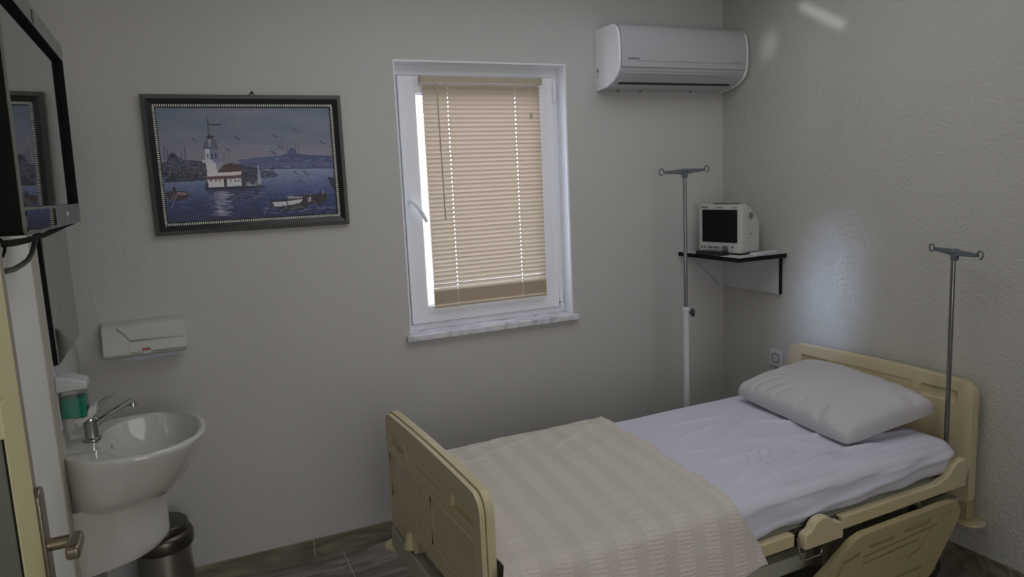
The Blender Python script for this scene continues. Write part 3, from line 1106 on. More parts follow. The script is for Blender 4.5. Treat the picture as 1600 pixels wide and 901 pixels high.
def make_board(name, xo, xi, ztop, z0, hw, yc=0):
    """xo: outward face, xi: mattress-side face (bed-local x). returns the outer shell"""
    s = 1 if xi > xo else -1
    mid = xo + s * .015
    out = [(q[0] + yc, q[1]) for q in refine(board_outline(hw - .006, z0 + .003, ztop - .006, arch=.006))]
    shell = MB().prism(out, min(xo, mid), max(xo, mid), 'x').build(name, 'cream', bed)
    out2 = [(q[0] + yc, q[1]) for q in refine(board_outline(hw, z0, ztop, arch=.006))]
    inner = MB().prism(out2, min(mid + s * .001, xi), max(mid + s * .001, xi), 'x').build(name + '_inner', 'cream', bed)
    return shell, inner, s


def recesses(face_x, s, ys, slot, trap, depth_slot=.011, depth_panel=.0035, panels=None):
    """hand-grip slots, centre trapezoid and lower panels, cut into the face at face_x (s points into the board)
    slot: (y inner, y outer, z0, z1); trap: (half top, half bottom, z0, z1); ys: centre of the pattern"""
    def pr(poly, d):
        a, b2 = face_x - s * .02, face_x + s * d
        return MB().prism([(ys + q[0], q[1]) for q in poly], min(a, b2), max(a, b2), 'x')
    c = []
    for sg in (-1, 1):
        y0, y1 = sorted((sg * slot[0], sg * slot[1]))
        c.append(pr(rrect(y0, y1, slot[2], slot[3], .008), depth_slot))
    c.append(pr([(-trap[0], trap[3]), (trap[0], trap[3]), (trap[1], trap[2]), (-trap[1], trap[2])], depth_panel))
    if panels:
        for sg in (-1, 1):
            y0, y1 = sorted((sg * panels[0], sg * panels[1]))
            c.append(pr([(y0, panels[3]), (y1, panels[3]), (y1, panels[2]), (y0, panels[2])], depth_panel))
    return c


# footboard
FT = .803
XO, XI = -.010, .030
shell, inner, s_ = make_board('footboard', XO, XI, FT, .358, .4375, .0325)
arch_cut = lambda: MB().prism([(-.24, .30), (.205, .30), (.185, .425), (-.20, .425)], -.05, .10, 'x')
cut(shell, recesses(XO, 1, .040, (.230, .385, .690, .730), (.205, .175, .690, .738), panels=(.042, .385, .486, .652)) + [arch_cut()])
bevel(shell, .005, 3)
cut(inner, recesses(XI, -1, .0, (.230, .385, .690, .730), (.205, .175, .690, .738)) + [arch_cut()])
bevel(inner, .010, 4)
inner.name = 'footboard_rim'
inner.parent = shell
bdm = MB()
for sg in (-1, 1):
    y0, y1 = .040 + sg * .042, .040 + sg * .385
    bdm.tube([(XO, y0, .652), (XO, y1, .652), (XO, y1, .486), (XO, y0, .486)], .0024, 8, closed=True)
bdm.tube([(XO, .249, .742), (XO, .216, .690), (XO, -.136, .690)], .0024, 8)
bdm.build('moulding_bead', 'cream', shell, smooth=60)
# headboard
HT = .778
hx0, hx1 = 2.045, 1.990
shell2, inner2, s_ = make_board('headboard', hx0, hx1, HT, .305, .443, .010)
cut(inner2, recesses(hx1, 1, 0, (.225, .375, .688, .734), (.192, .167, .682, .735)))
bevel(inner2, .012, 4)
bevel(shell2, .006, 3)
inner2.name = 'headboard'
shell2.name = 'headboard_rim'
shell2.parent = inner2
# cross boxes under the boards, with bumper discs at the corners
MB().box(-.016, .030, -.405, .466, .268, .350).build('foot_crossbeam', 'steelpaint', bed, bevel=.005)
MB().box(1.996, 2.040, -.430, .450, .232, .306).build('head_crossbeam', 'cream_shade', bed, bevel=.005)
for (x, y, z) in ((.012, .480, .262), (.012, -.440, .262), (2.018, .450, .222), (2.018, -.428, .222)):
    MB().lathe([(.040, 0), (.050, .003), (.052, .008), (.050, .012), (.030, .016)], (x, y, z - .006), n=32).build('bumper', 'cream', bed, smooth=50)
MB().lathe([(.021, .366), (.024, .370), (.017, .40), (.012, .425)], (-.012, .235, 0), n=24).build('crank_socket', 'cream', bed)
# under-frame, legs and castors
MB().box(.05, 1.99, -.40, -.355, .262, .318).build('chassis_rail', 'steelpaint', bed, bevel=.004)
MB().box(.05, 1.99, .355, .40, .262, .318).build('chassis_rail', 'steelpaint', bed, bevel=.004)
for x in (.16, 1.86):
    for y in (-.377, .377):
        lg = MB().box(x - .022, x + .022, y - .018, y + .018, .125, .262).build('leg', 'steelpaint', bed, bevel=.003)
        MB().lathe([(.045, -.014), (.055, -.010), (.055, .010), (.045, .014)], (x, y, .056), 'y', 28).build('castor', 'rubber', lg)
        MB().box(x - .012, x + .012, y - .019, y - .015, .05, .13).box(x - .012, x + .012, y + .015, y + .019, .05, .13).build('castor_fork', 'greyplastic', lg)
# mattress platform
MB().box(.06, 1.985, -.44, .44, .425, .450).build('platform', 'steelpaint', bed, bevel=.003)
MB().box(.06, 1.985, -.36, -.32, .36, .425).box(.06, 1.985, .32, .36, .36, .425).build('platform_rib', 'steelpaint', bed)
for x in (.5, 1.45):
    MB().box(x - .02, x + .02, -.38, .38, .31, .37).build('cross_member', 'steelpaint', bed)
# side rails
def side_rail(yo, yi, name='side_rail'):
    y0, y1 = min(yo, yi), max(yo, yi)
    head = [(1.250, .408), (1.250, .455), (1.74, .455), (1.80, .470), (1.830, .505), (1.850, .515), (1.895, .520), (1.905, .510), (1.905, .412)]
    MB().prism(head, y0, y1, 'y').build(name, 'cream', bed, bevel=.006, seg=3)
    MB().box(.06, 1.035, y0, y1, .408, .452).build(name, 'cream', bed, bevel=.005)


side_rail(-.476, -.445)
side_rail(.476, .445)
MB().box(1.02, 1.27, -.462, -.445, .412, .450).build('rail_link', 'darkchrome', bed, bevel=.002)
MB().lathe([(.007, -.470), (.007, -.462)], (1.243, 0, .435), 'y', 10).build('bolt', 'chrome', bed)
kc = [(1.055, .400)] + [(1.055, .440), (1.062, .452), (1.085, .458)]
kc += [(1.138 - .050 * cos(radians(a)), .452 + .040 * sin(radians(a))) for a in range(20, 161, 14)]
kc += [(1.205, .460), (1.222, .456), (1.228, .448), (1.228, .400)]
MB().prism(kc, -.500, -.466, 'y').build('latch_cover', 'cream', bed, bevel=.005, seg=3)
MB().tube([(1.044, -.478, .44), (1.044, -.486, .40), (1.048, -.490, .372), (1.060, -.492, .364), (1.128, -.492, .364), (1.140, -.490, .372), (1.143, -.486, .405)], .0038, 10).build('release_handle', 'chrome', bed, smooth=60)
# folded-down guard panel
gp = [(1.262, .388), (1.240, .378), (1.075, .280), (.985, .175), (.975, .135), (1.0, .112), (1.50, .112), (1.60, .128), (1.660, .160), (1.735, .250), (1.800, .330), (1.808, .365), (1.790, .392), (1.76, .400), (1.70, .402), (1.30, .398)]
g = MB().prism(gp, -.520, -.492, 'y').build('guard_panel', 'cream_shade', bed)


def pg(poly, d=.009):
    return MB().prism(poly, -.56, -.520 + d, 'y')


cuts = [pg(rrect(1.50, 1.64, .352, .372, .008)), pg(rrect(1.33, 1.45, .344, .360, .007)),
        pg([(1.20, .335), (1.29, .345), (1.285, .332), (1.215, .320), (1.14, .225), (1.125, .232)]),
        pg([(1.30, .325), (1.68, .345), (1.675, .337), (1.30, .316)], .006), pg([(1.30, .302), (1.58, .312), (1.58, .305), (1.30, .294)], .006),
        pg([(1.52, .250), (1.60, .270), (1.655, .335), (1.640, .337), (1.59, .280), (1.52, .260)], .007),
        pg(rrect(1.14, 1.60, .196, .208, .004), .007), pg(rrect(1.14, 1.60, .160, .172, .004), .007),
        pg([(1.690, .372), (1.760, .372), (1.700, .290), (1.690, .300), (1.735, .360)], .004),
        pg(rrect(1.46, 1.55, .262, .272, .004), .003)]
cut(g, cuts)
bevel(g, .004, 2)
for x in (1.15, 1.62):
    MB().box(x - .012, x + .012, -.494, -.455, .30, .415).build('guard_hinge', 'darkchrome', bed, bevel=.002)


# ------------------------------------------------------------------ mattress with sheet
def fold(x, y, x0, y0, x1, y1, w, h):
    dx, dy = x1 - x0, y1 - y0
    L2 = dx * dx + dy * dy
    t = ((x - x0) * dx + (y - y0) * dy) / L2
    t_ = max(0, min(1, t))
    d = math.hypot(x - x0 - t_ * dx, y - y0 - t_ * dy)
    e = max(0, 1 - max(0, abs(t - .5) - .35) / .25)
    return h * math.exp(-(d / (w * .72)) ** 2) * e


def smooth_noise(x, y, z=0, s=1):
    return noise.noise(Vector((x * s, y * s, z)))


FOLDS = [(.95, -.30, 1.30, -.22, .016, .010), (1.02, -.34, 1.42, -.36, .014, .010), (1.00, -.15, 1.25, -.18, .012, .006), (1.20, -.05, 1.55, -.16, .012, .006),
         (1.45, .10, 1.62, -.12, .012, .007), (1.12, -.26, 1.20, -.12, .010, .008), (1.17, -.25, 1.24, -.13, .010, .007), (1.30, -.28, 1.62, -.33, .016, .008),
         (1.05, .10, 1.30, .16, .010, .005), (1.10, .25, 1.38, .22, .012, .004), (1.55, -.25, 1.85, -.30, .016, .005), (1.60, -.14, 1.70, -.28, .014, .005),
         (.98, -.40, 1.30, -.41, .010, .007), (1.35, -.12, 1.44, -.26, .010, .006),
         (1.18, .02, 1.36, .12, .008, .006), (1.36, .12, 1.50, .20, .008, .005), (.98, -.02, 1.12, -.06, .008, .005), (1.10, -.33, 1.75, -.385, .010, .008), (1.4, -.40, 1.85, -.42, .012, .006),
         (1.14, -.20, 1.17, -.10, .007, .006), (1.09, -.22, 1.13, -.14, .007, .005)]

MX0, MX1, MY0, MY1, MZ0, MZ1 = .068, 1.900, -.448, .452, .452, .578


def mattress_point(u, v):
    # u around the cross-section loop (in y,z), v along the length
    a = u * 2 * pi
    e = .30
    cy, cz = (MY0 + MY1) / 2, (MZ0 + MZ1) / 2
    hy, hz = (MY1 - MY0) / 2, (MZ1 - MZ0) / 2
    # superellipse cross-section by arc-friendly parametrisation
    per = 4 * (hy + hz)
    s = u * per
    if s < 2 * hy:
        y, z = -hy + s, hz
    elif s < 2 * hy + 2 * hz:
        y, z = hy, hz - (s - 2 * hy)
    elif s < 4 * hy + 2 * hz:
        y, z = hy - (s - 2 * hy - 2 * hz), -hz
    else:
        y, z = -hy, -hz + (s - 4 * hy - 2 * hz)
    # ends
    L = (MX1 - MX0)
    x = MX0 + L * v
    r = .045
    # round corners in cross-section
    ay, az = max(0, abs(y) - (hy - r)), max(0, abs(z) - (hz - r))
    if ay > 0 and az > 0:
        q = math.hypot(ay, az)
        k = r / q if q > r else 1
        y = math.copysign(hy - r + ay * k, y)
        z = math.copysign(hz - r + az * k, z)
    # plan rounding at the ends
    ex = min(x - MX0, MX1 - x)
    if ex < .07:
        t = 1 - ex / .07
        sh = (1 - math.sqrt(max(0, 1 - t * t)))
        y *= 1 - .12 * sh * (abs(y) > hy - .2)
        z *= 1 - .55 * sh
    xx, yy, zz = x, cy + y, cz + z
    top = z > hz * .55
    if top:
        hgt = 0
        for f in FOLDS:
            hgt += 2.1 * fold(xx, yy, *f)
        hgt += .004 * smooth_noise(xx, yy, 0, 3.0) + .0015 * smooth_noise(xx, yy, 3, 11)
        zz += hgt
        zz += .010 * (1 - (yy / .45) ** 2)
    elif y < -hy * .9:
        w = (z / hz + 1) / 2
        yy -= .006 * sin(xx * 26 + 9 * zz) * (1 - w) + .010 * smooth_noise(xx, zz * 5, 7, 5) + .010 * math.exp(-((zz - (.50 + .06 * (xx - 1.3))) / .010) ** 2)
        if z < -hz * .6:
            zz -= .006 + .008 * smooth_noise(xx, 2, 1, 6)
    elif y > hy * .9:
        yy += .006 * smooth_noise(xx, zz * 5, 9, 5)
    return (xx, yy, zz)


mt = MB().grid(mattress_point, 330, 190, closed_u=True)
NVv = 190
mt.f.append(tuple(i * NVv for i in range(330)))
mt.f.append(tuple(i * NVv + NVv - 1 for i in range(330)))
mattress = mt.build('mattress', 'sheet', smooth=80)
mattress.location = BO
mattress.rotation_euler = (0, 0, BR)
tag(mattress, 'mattress in a wrinkled bluish white fitted sheet lying on the hospital bed', 'mattress')

# ------------------------------------------------------------------ blanket
path = [(.478, .535), (.476, .560), (.466, .588), (.44, .604)]
N = 60
path += [(.44 - .87 * k / N, .604 + .010 * (1 - ((.44 - .87 * k / N) / .45) ** 2)) for k in range(1, N + 1)]
path += [(-.452, .596), (-.470, .580), (-.481, .556), (-.490, .530), (-.500, .500), (-.508, .465), (-.514, .430), (-.518, .395)]
cum = [0]
for a, b2 in zip(path[:-1], path[1:]):
    cum.append(cum[-1] + math.hypot(a[0] - b2[0], a[1] - b2[1]))
TOT = cum[-1]


def along(s):
    s = max(0, min(TOT, s))
    for i in range(len(cum) - 1):
        if s <= cum[i + 1]:
            t = (s - cum[i]) / (cum[i + 1] - cum[i])
            return (path[i][0] + t * (path[i + 1][0] - path[i][0]), path[i][1] + t * (path[i + 1][1] - path[i][1]))
    return path[-1]


BF = [(.30, .30, .62, .40, .014, .007), (.55, .22, .80, .36, .012, .008), (.62, .10, .78, .20, .012, .006), (.25, .38, .45, .44, .012, .006), (.10, .30, .35, .26, .012, .004),
      (.68, .40, .88, .34, .014, .007), (.45, -.2, .7, -.32, .02, .004)]


def blanket_point(u, v, off=0):
    s = v * TOT
    y, z = along(s)
    xe = .905 - .10 * min(1, max(0, (.46 - y) / .9)) + (.075 * max(0, (s - TOT + .22) / .22))
    xe += .006 * sin(s * 17) + .004 * sin(s * 41)
    x0 = .038 - .050 * min(1, max(0, (s - TOT + .24) / .10))
    x = x0 + (xe - x0) * u
    ss = s
    if v > .82:   # hanging part
        k = (v - .82) / .18
        yy = y - .010 * k * sin(x * 19 + 1.0) - .012 * k * smooth_noise(x, z, 5, 9)
        zz = z + .012 * k * k * sin(x * 9 + 1.2) + .010 * k * k * sin(x * 23)
        yy -= .010 * k * math.exp(-((x - .55) / .08) ** 2)
    elif v < .06:
        yy, zz = y + .006 * sin(x * 21), z + .004 * sin(x * 15)
    else:
        yy, zz = y, z
        for f in BF:
            zz += fold(x, y, *f)
        zz += .004 * smooth_noise(x, y, 2, 7) + .0018 * smooth_noise(x, y, 4, 26) + .002 * smooth_noise(x * .5, y * 2, 8, 18)
        # slight roll at the hem
        zz += .005 * math.exp(-((1 - u) / .012) ** 2)
    return (x, yy, zz + .004)


nu_, nv_ = 170, 230
bl = MB().grid(blanket_point, nu_, nv_)
me = bpy.data.meshes.new('blanket')
me.from_pydata(bl.v, [], bl.f)
uvl = me.uv_layers.new(name='UVMap')
vu = [( (i * 1.0 / (nu_ - 1)) * .85, (j / (nv_ - 1)) * TOT) for i in range(nu_) for j in range(nv_)]
for lp_ in me.loops:
    uvl.data[lp_.index].uv = (bl.v[lp_.vertex_index][0], vu[lp_.vertex_index][1])
me.materials.append(M['blanket'])
me.shade_smooth()
blanket = bpy.data.objects.new('blanket', me)
COL.objects.link(blanket)
blanket.location = BO
blanket.rotation_euler = (0, 0, BR)
sd = blanket.modifiers.new('thickness', 'SOLIDIFY')
sd.thickness = .0035
sd.offset = 1
tag(blanket, 'cream woven striped blanket spread over the foot half of the bed', 'blanket')


# ------------------------------------------------------------------ pillow
def pillow_mesh(LX, LY, H):
    mb = MB()
    n1, n2 = 110, 80

    def pt(side, i, j):
        s, t = 2 * i / (n1 - 1) - 1, 2 * j / (n2 - 1) - 1
        # pinch the edges between corners
        x = s * LX / 2 * (1 - .045 * (1 - t * t) * abs(s) ** 3)
        y = t * LY / 2 * (1 - .05 * (1 - s * s) * abs(t) ** 3)
        f = max(0, (1 - abs(s) ** 2.6)) ** .42 * max(0, (1 - abs(t) ** 2.4)) ** .42
        q = (s * s * t * t) ** 2
        x *= 1 - .055 * q
        y *= 1 - .075 * q
        z = H * (f ** .62 * .80 if side > 0 else f * .20)
        edge = min(1 - abs(s), 1 - abs(t))
        wr = math.exp(-(edge / .22) ** 2) * min(1, edge * 18)
        if side > 0:
            z += wr * .010 * smooth_noise(x * 20, y * 6, 1) if 1 - abs(t) < 1 - abs(s) else wr * .010 * smooth_noise(x * 6, y * 20, 1)
            z += .006 * smooth_noise(x, y, 2, 6) * min(1, edge * 6)
            z += -.010 * math.exp(-(((x * .9 + y * .4) - .05) / .05) ** 2) * f * .5
            for (x0, y0, x1, y1, w_, h_) in ((-.26, -.20, -.20, -.06, .010, -.008), (-.21, -.21, -.17, -.10, .010, -.009), (-.14, -.21, -.10, -.12, .010, -.008), (-.08, -.21, -.05, -.14, .012, -.006), (-.28, -.14, -.22, -.02, .012, -.006), (.18, -.21, .16, -.15, .014, -.006), (.05, -.21, .06, -.15, .010, -.005)):
                z += 2.5 * fold(x, y, x0, y0, x1, y1, w_, h_)
        else:
            z += wr * .004 * smooth_noise(x * 18, y * 18, 9)
        return (x, y, z if side > 0 else -z)
    for side in (1, -1):
        mb.add([pt(side, i, j) for i in range(n1) for j in range(n2)],
               [((i * n2 + j), ((i + 1) * n2 + j), ((i + 1) * n2 + j + 1), (i * n2 + j + 1)) for i in range(n1 - 1) for j in range(n2 - 1)])
    return mb


pl = pillow_mesh(.68, .46, .128)
pb = bmesh.new()
pillow = pl.build('pillow', 'pillow', smooth=80, recalc=False)
pb.from_mesh(pillow.data)
bmesh.ops.remove_doubles(pb, verts=pb.verts, dist=.0004)
bmesh.ops.recalc_face_normals(pb, faces=pb.faces)
pb.to_mesh(pillow.data)
pb.free()
pillow.data.shade_smooth()
# local x (long side) runs along world +y..., local y points to the headboard
Rp = Matrix.Rotation(radians(-96), 4, 'Z') @ Matrix.Rotation(radians(8.5), 4, 'X') @ Matrix.Rotation(radians(1.5), 4, 'Y')
pillow.matrix_world = Matrix.Translation((2.378, 2.095, .640)) @ Rp
tag(pillow, 'plump white pillow leaning against the headboard of the bed', 'pillow')

# drip rod standing in the socket of the bed's head corner
iv2 = thing('iv_rod', 'short chrome drip rod with two hooks mounted at the near corner of the headboard', 'drip rod', (2.580, 1.722, .45))
MB().tube([(0, 0, -.03), (-.003, .002, .812)], .0085, 16).build('rod', 'rod', iv2)
MB().lathe([(.014, -.02), (.014, .03), (.011, .034)], n=18).build('rod_socket', 'cream', iv2)
iv_head(iv2, .822, radians(-110), radians(1), L=.262)

# ------------------------------------------------------------------ television
TX = -.220
tv = thing('television', 'dark flat television mounted high on the left wall', 'television', (TX, 1.400, 1.548))
tv.rotation_euler = (0, radians(.9), 0)
# local: screen faces +x, width along +y, height along z
TWd, THt = .775, .437
bz = MB().prism(rrect(0, TWd, 0, THt, .016), -.005, 0, 'x').build('bezel', 'bezel', tv)
cut(bz, [MB().box(-.0240, .02, .005, TWd - .006, .046, THt - .038)])
bevel(bz, .0015, 2)
wl = MB()
wl.box(-.0139, -.0008, .0052, .0062, .0462, THt - .0382).box(-.0139, -.0008, TWd - .0072, TWd - .0062, .0462, THt - .0382)
wl.box(-.0139, -.0008, .0062, TWd - .0072, THt - .0392, THt - .0382)
wl.build('screen_surround', 'blackmatte', tv, smooth=0)
MB().box(-.0139, -.0125, .0064, TWd - .0074, .0464, THt - .0394).build('screen', 'tvscreen', tv, smooth=0)
bc = MB().prism(rrect(.0005, TWd - .0005, .0005, THt - .0005, .016), -.105, -.0053, 'x').build('back_cover', 'blackmatte', tv)
cut(bc, [MB().box(-.0142, .02, .005, TWd - .006, .046, THt - .038)])
MB().prism([(.04, .03), (TWd - .06, .03), (TWd - .09, THt - .05), (.05, THt - .05)], -.140, -.104, 'x').build('rear_hump', 'blackmatte', tv, bevel=.010)
# curved speaker lip below the screen
sp = MB()
lipz = lambda u: -.003 - .026 * (1 - .8 * abs(2 * u - 1) ** 3)
sp.grid(lambda u, v: (-.006 - .060 * v, .010 + (TWd - .03) * u, -.003 + (lipz(u) + .003) * sin(v * pi / 2)), 30, 8)
sp.grid(lambda u, v: (-.066 + .060 * v, .010 + (TWd - .03) * u, lipz(u) * (1 - v) - .004 * v + .0005), 30, 4)
sp.build('speaker_lip', 'blackmatte', tv, smooth=50)
MB().box(-.001, .0012, .330, .350, THt - .034, THt - .010).build('top_mark', 'black', tv)
MB().lathe([(.006, 0), (.006, .003)], (0, .520, .024), 'x', 16).build('power_button', 'plastic_dim', tv)
MB().prism(rrect(.006, .330, .006, .041, .010), 0, .0025, 'x').build('control_panel', 'tvscreen', tv)
MB().box(XL - TX + .004, -.135, .30, .45, .12, .30).build('wall_bracket', 'blackmatte', tv)
cb = MB().tube([(-.300, 2.03, 1.545), (-.300, 2.00, 1.513), (-.300, 1.94, 1.489), (-.300, 1.88, 1.478), (-.300, 1.813, 1.474), (-.300, 1.72, 1.472), (-.300, 1.638, 1.476)], .0055, 10).build('cable', 'cable_grey', smooth=60)
tag(cb, 'thick grey cable hanging in a curve below the television', 'cable')
cb = MB().tube([(-.280, 1.50, 1.545), (-.280, 1.535, 1.538), (-.280, 1.559, 1.528), (-.280, 1.545, 1.516), (-.280, 1.526, 1.510)], .0026, 8).build('wire', 'black', smooth=60)
tag(cb, 'thin black wire curling out below the near end of the television', 'wire')

# ------------------------------------------------------------------ mirror
mr = thing('mirror', 'frameless mirror on the left wall above the washbasin', 'mirror', (XL, 2.565, 1.105))
MB().box(.001, .012, 0, .535, 0, .84).build('backing', 'blackmatte', mr, bevel=.001)
MB().box(.0121, .0165, -.001, .536, -.001, .841).build('mirror_glass', 'mirror', mr, bevel=.003, seg=1)

# ------------------------------------------------------------------ soap dispenser
sd_ = thing('soap_dispenser', 'white wall soap dispenser half full of green liquid above the tap', 'soap dispenser', (XL, 2.580, .905))
MB().box(0, .004, -.036, .036, .0, .150).build('back_plate', 'plastic', sd_, bevel=.001)
MB().prism(rrect(.005, .076, -.040, .040, .010), .030, .119, 'z').build('reservoir', 'clear', sd_, bevel=.003)
MB().prism(rrect(.007, .074, -.038, .038, .009), .032, .092, 'z').build('liquid_soap', 'green', sd_, bevel=.003)
MB().prism([(.0, .118), (.0, .166), (.030, .164), (.078, .146), (.084, .140), (.084, .120)], -.043, .043, 'y').build('cap', 'plastic', sd_, bevel=.006, seg=3)
MB().prism([(.034, .012), (.060, .010), (.098, .034), (.100, .062), (.080, .058), (.066, .029), (.034, .029)], -.030, .030, 'y').build('push_lever', 'plastic', sd_, bevel=.004)
MB().lathe([(.009, -.004), (.011, .034)], (.045, 0, 0), n=14).build('nozzle', 'plastic', sd_)

# ------------------------------------------------------------------ paper towel dispenser
pt_ = thing('paper_towel_dispenser', 'white paper towel dispenser with a small red mark on the back wall', 'towel dispenser', (-.292, YB, 1.010))
prof = [(0, 0), (-.060, -.004), (-.088, .004), (-.099, .012), (-.100, .020), (-.078, .112), (-.070, .120), (-.050, .126), (0, .128)]
MB().prism(prof, 0, .284, 'x').build('cover', 'towel_box', pt_, bevel=.004, seg=3)
pr2 = [(-.092, .060), (-.1035, .022), (-.100, .016), (-.085, .060)]
MB().prism(pr2, .090, .284, 'x').build('lower_facet', 'towel_box', pt_, bevel=.001)
MB().box(.095, .282, -.0955, -.090, .0635, .0655).build('chrome_line', 'chrome', pt_)
MB().box(.165, .282, -.1035, -.098, .016, .018).build('chrome_line', 'chrome', pt_)
MB().lathe([(.015, -.1035), (.015, -.0985)], (.145, 0, .026), 'y', 20).build('badge', 'plastic', pt_)
MB().tube([(.094, -.0895, .062), (.075, -.0835, .090), (.052, -.0785, .113)], .0016, 6).build('facet_seam', 'greyprint', pt_)
for k in range(5):
    MB().box(.133 + k * .0055, .1372 + k * .0055, -.1048, -.1030, .022 + (k % 2) * .002, .033).build('badge_letter', 'red', pt_)
MB().add([(.065, -.052, -.002), (.282, -.050, -.001), (.282, -.056, -.014), (.070, -.062, -.018), (.065, -.051, -.002), (.282, -.049, -.001), (.282, -.055, -.014), (.070, -.061, -.018)],
         [(0, 1, 2, 3), (7, 6, 5, 4), (0, 4, 5, 1), (1, 5, 6, 2), (2, 6, 7, 3), (3, 7, 4, 0)]).build('paper_towel', 'sheet', pt_)

# ------------------------------------------------------------------ washbasin
RZ = .832
YC = 2.625
basin = thing('washbasin', 'white oval ceramic washbasin fixed to the left wall', 'washbasin', (XL, YC, RZ))
BL_ = .408


def plan(t, k=1.0, x_in=0.0):
    """closed plan outline, t in 0..1, starting at wall-near corner, going round the front; local x from wall"""
    pts = PLAN
    q = t * (len(pts) - 1)
    i = min(len(pts) - 2, int(q))
    f = q - i
    return (pts[i][0] * (1 - f) + pts[i + 1][0] * f, pts[i][1] * (1 - f) + pts[i + 1][1] * f)


def oval(n, rx, ry, cx, p=2.25):
    out = []
    for k in range(n):
        a = 2 * pi * k / n
        ca, sa = cos(a), sin(a)
        out.append((cx + rx * math.copysign(abs(ca) ** (2 / p), ca), ry * math.copysign(abs(sa) ** (2 / p), sa)))
    return out


def outer(n, hw, xf, z):
    """outer rim outline: wall edge at x=0 (half width .185), widest mid, rounded front at xf"""
    out = []
    for k in range(n):
        a = 2 * pi * k / n
        cx = xf * .47
        x = cx + (xf - cx) * cos(a) if cos(a) > 0 else cx + cx * 1.12 * cos(a)
        y = hw * math.copysign(abs(sin(a)) ** .86, sin(a))
        x = max(.0, x)
        out.append((x, y, z))
    return out


NB = 72
bm_ = MB()
rings = []
# outside, from the bottom up
for (sc, z, xf) in ((.40, -.205, .22), (.56, -.200, .255), (.70, -.180, .295), (.82, -.140, .335), (.905, -.085, .370), (.965, -.040, .394), (.995, -.018, .405), (1.0, -.006, .408), (.985, 0, .402), (.955, .001, .394)):
    rings.append(outer(NB, .247 * sc, xf, z))
# inside of the bowl
for (rx, ry, cx, z) in ((.150, .222, .236, -.002), (.146, .217, .236, -.010), (.136, .200, .238, -.040), (.112, .165, .238, -.085), (.070, .100, .232, -.118), (.022, .030, .225, -.126)):
    rings.append([(x, y, z) for x, y in oval(NB, rx, ry, cx, 2.2)])
vs = [p for r_ in rings for p in r_]
fs = []
for i in range(len(rings) - 1):
    for k in range(NB):
        fs.append((i * NB + k, i * NB + (k + 1) % NB, (i + 1) * NB + (k + 1) % NB, (i + 1) * NB + k))
fs.append(tuple(range(NB))[::-1])
fs.append(tuple((len(rings) - 1) * NB + k for k in range(NB)))
bm_.add(vs, fs)
bo = bm_.build('bowl', 'ceramic', basin, smooth=55)
MB().lathe([(.021, -.125), (.021, -.1235), (.014, -.1225)], (.225, 0, 0), n=24).build('drain', 'chrome', basin)
MB().lathe([(.008, 0), (.008, .003)], (.120, 0, -.03), 'x', 14).build('overflow_ring', 'chrome', basin)

# shroud under the basin
ped = thing('basin_shroud', 'white ceramic half pedestal hung under the washbasin', 'pedestal', (XL, YC, .44))


def shroud(u, v):
    a = pi * (u - .5)
    z = -.005 + v * .215
    f = 1 - .12 * max(0, (.20 - v) / .20) ** 2
    hw = .128 * (1 - .10 * (1 - v))
    x = .262 * f * max(0, cos(a)) ** .55
    y = hw * math.copysign(abs(sin(a)) ** .75, sin(a))
    zz = z + .038 * (1 - v) ** 1.5 * (x / .262) - .010 * (1 - v)
    return (x, y, zz)


sm = MB().grid(shroud, 49, 26)
nvs = 26
sm.f.append(tuple(i * nvs for i in range(49)))
sm.f.append(tuple(i * nvs + nvs - 1 for i in range(49))[::-1])
sm.build('shroud_body', 'ceramic', ped, smooth=60)

# tap
tp = thing('basin_tap', 'chrome single lever mixer tap standing on the washbasin', 'tap', (-.313, 2.638, RZ + .001))
MB().lathe([(.027, 0), (.027, .006), (.022, .010), (.0215, .062), (.023, .068), (.020, .076), (.012, .080)], n=28).build('tap_body', 'chrome', tp, smooth=40)
MB().tube([(.008, 0, .048), (.05, 0, .072), (.10, 0, .096), (.128, 0, .110)], [.013, .012, .0115, .011], 14).build('spout', 'chrome', tp, smooth=50)
MB().lathe([(.010, 0), (.011, -.016), (.009, -.018)], (.126, 0, .106), n=16).build('aerator', 'chrome', tp)
MB().tube([(0, 0, .078), (.002, 0, .092), (.012, 0, .104), (.040, 0, .122), (.078, 0, .143)], [.011, .010, .008, .0055, .0035], 12).build('lever', 'chrome', tp, smooth=60)

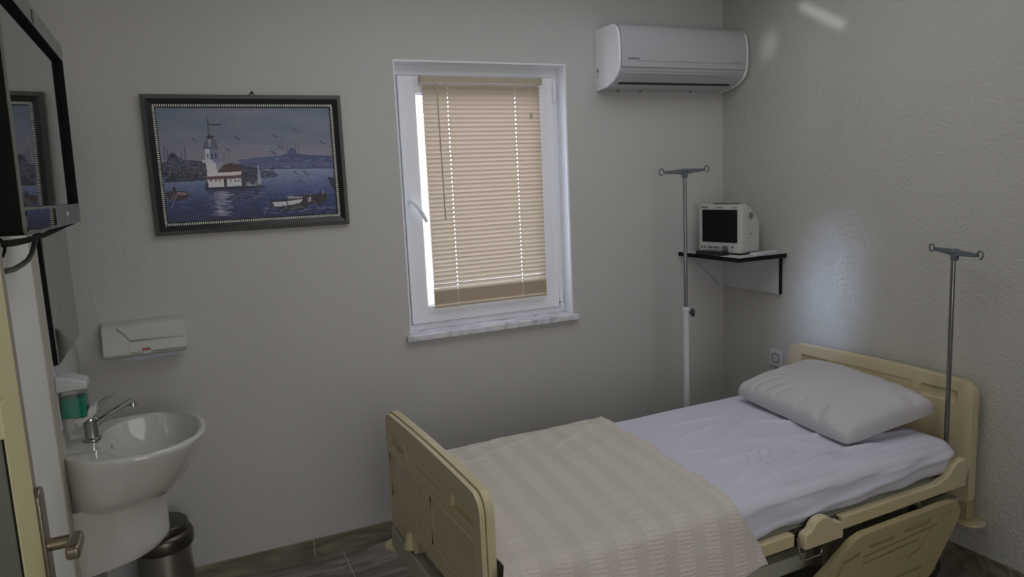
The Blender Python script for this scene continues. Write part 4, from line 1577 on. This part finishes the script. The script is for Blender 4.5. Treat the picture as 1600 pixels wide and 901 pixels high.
# ------------------------------------------------------------------ pedal bin
bn = thing('pedal_bin', 'small steel pedal bin with dark lid standing beside the basin pedestal', 'bin', (-.165, 2.925, 0))
MB().lathe([(.100, 0), (.104, .004), (.104, .020), (.100, .024)], n=40).build('base_ring', 'rubber', bn)
MB().lathe([(.101, .020), (.095, .30)], n=40).build('bucket', 'brushed', bn)
MB().lathe([(.096, .292), (.106, .296), (.110, .306), (.109, .340), (.101, .354), (.086, .360)], n=40).build('collar', 'darkchrome', bn, smooth=40)
lid = MB().lathe([(.088, .357), (.094, .361), (.094, .380), (.089, .386), (.05, .389), (.01, .390)], n=40).build('lid', 'darkchrome', bn, smooth=40)
MB().prism(rrect(-.022, .022, .098, .128, .008), .010, .016, 'z', mtx=Matrix.Rotation(radians(180), 4, 'Z')).build('pedal', 'rubber', bn, bevel=.002)
MB().box(-.02, .02, .095, .112, .20, .362).build('lid_hinge', 'rubber', bn, bevel=.003)

# ------------------------------------------------------------------ open door at the left edge of view
DX = -.250
dr = bpy.data.objects.new('door_1', None)
COL.objects.link(dr)
dr.location = (DX, 0, 0)
struct(dr)
DT, DY0, DY1, DH = .040, .48, 1.372, 2.02
MB().box(-DT, -.002, DY0, DY1, .012, DH).build('door_leaf', 'doortaupe', dr, bevel=.002)
st = MB().box(-.003, .004, 1.188, 1.314, .012, DH)
st.box(-.003, .004, DY0 + .01, DY0 + .13, .012, DH).box(-.003, .004, DY0 + .13, 1.188, .012, .20).box(-.003, .004, DY0 + .13, 1.188, DH - .12, DH)
st.build('door_stile', 'yellow', dr, bevel=.0015)
MB().box(-.002, .0005, DY0 + .13, 1.186, .20, DH - .12).build('door_panel', 'doorglass', dr)
MB().box(-.002, .0020, 1.183, 1.188, .20, DH - .12).build('panel_gasket', 'blackmatte', dr)
MB().prism(rrect(1.322, 1.364, .86, 1.145, .018), 0, .009, 'x').build('handle_plate', 'nickel', dr, bevel=.003, seg=3)
lv = MB().tube([(.004, 1.343, 1.045), (.046, 1.343, 1.045)], .0105, 16)
lv.build('handle_neck', 'nickel', dr)
hg = MB().prism(rrect(1.284, 1.356, 1.034, 1.057, .008), .038, .058, 'x').build('handle', 'nickel', dr, bevel=.005, seg=3)
MB().lathe([(.007, .009), (.007, .011)], (0, 1.343, .93), 'x', 14).build('keyhole', 'black', dr)
MB().box(-.001, .012, 1.150, 1.186, 1.285, 1.335).build('hook_plate', 'yellow', dr, bevel=.003)
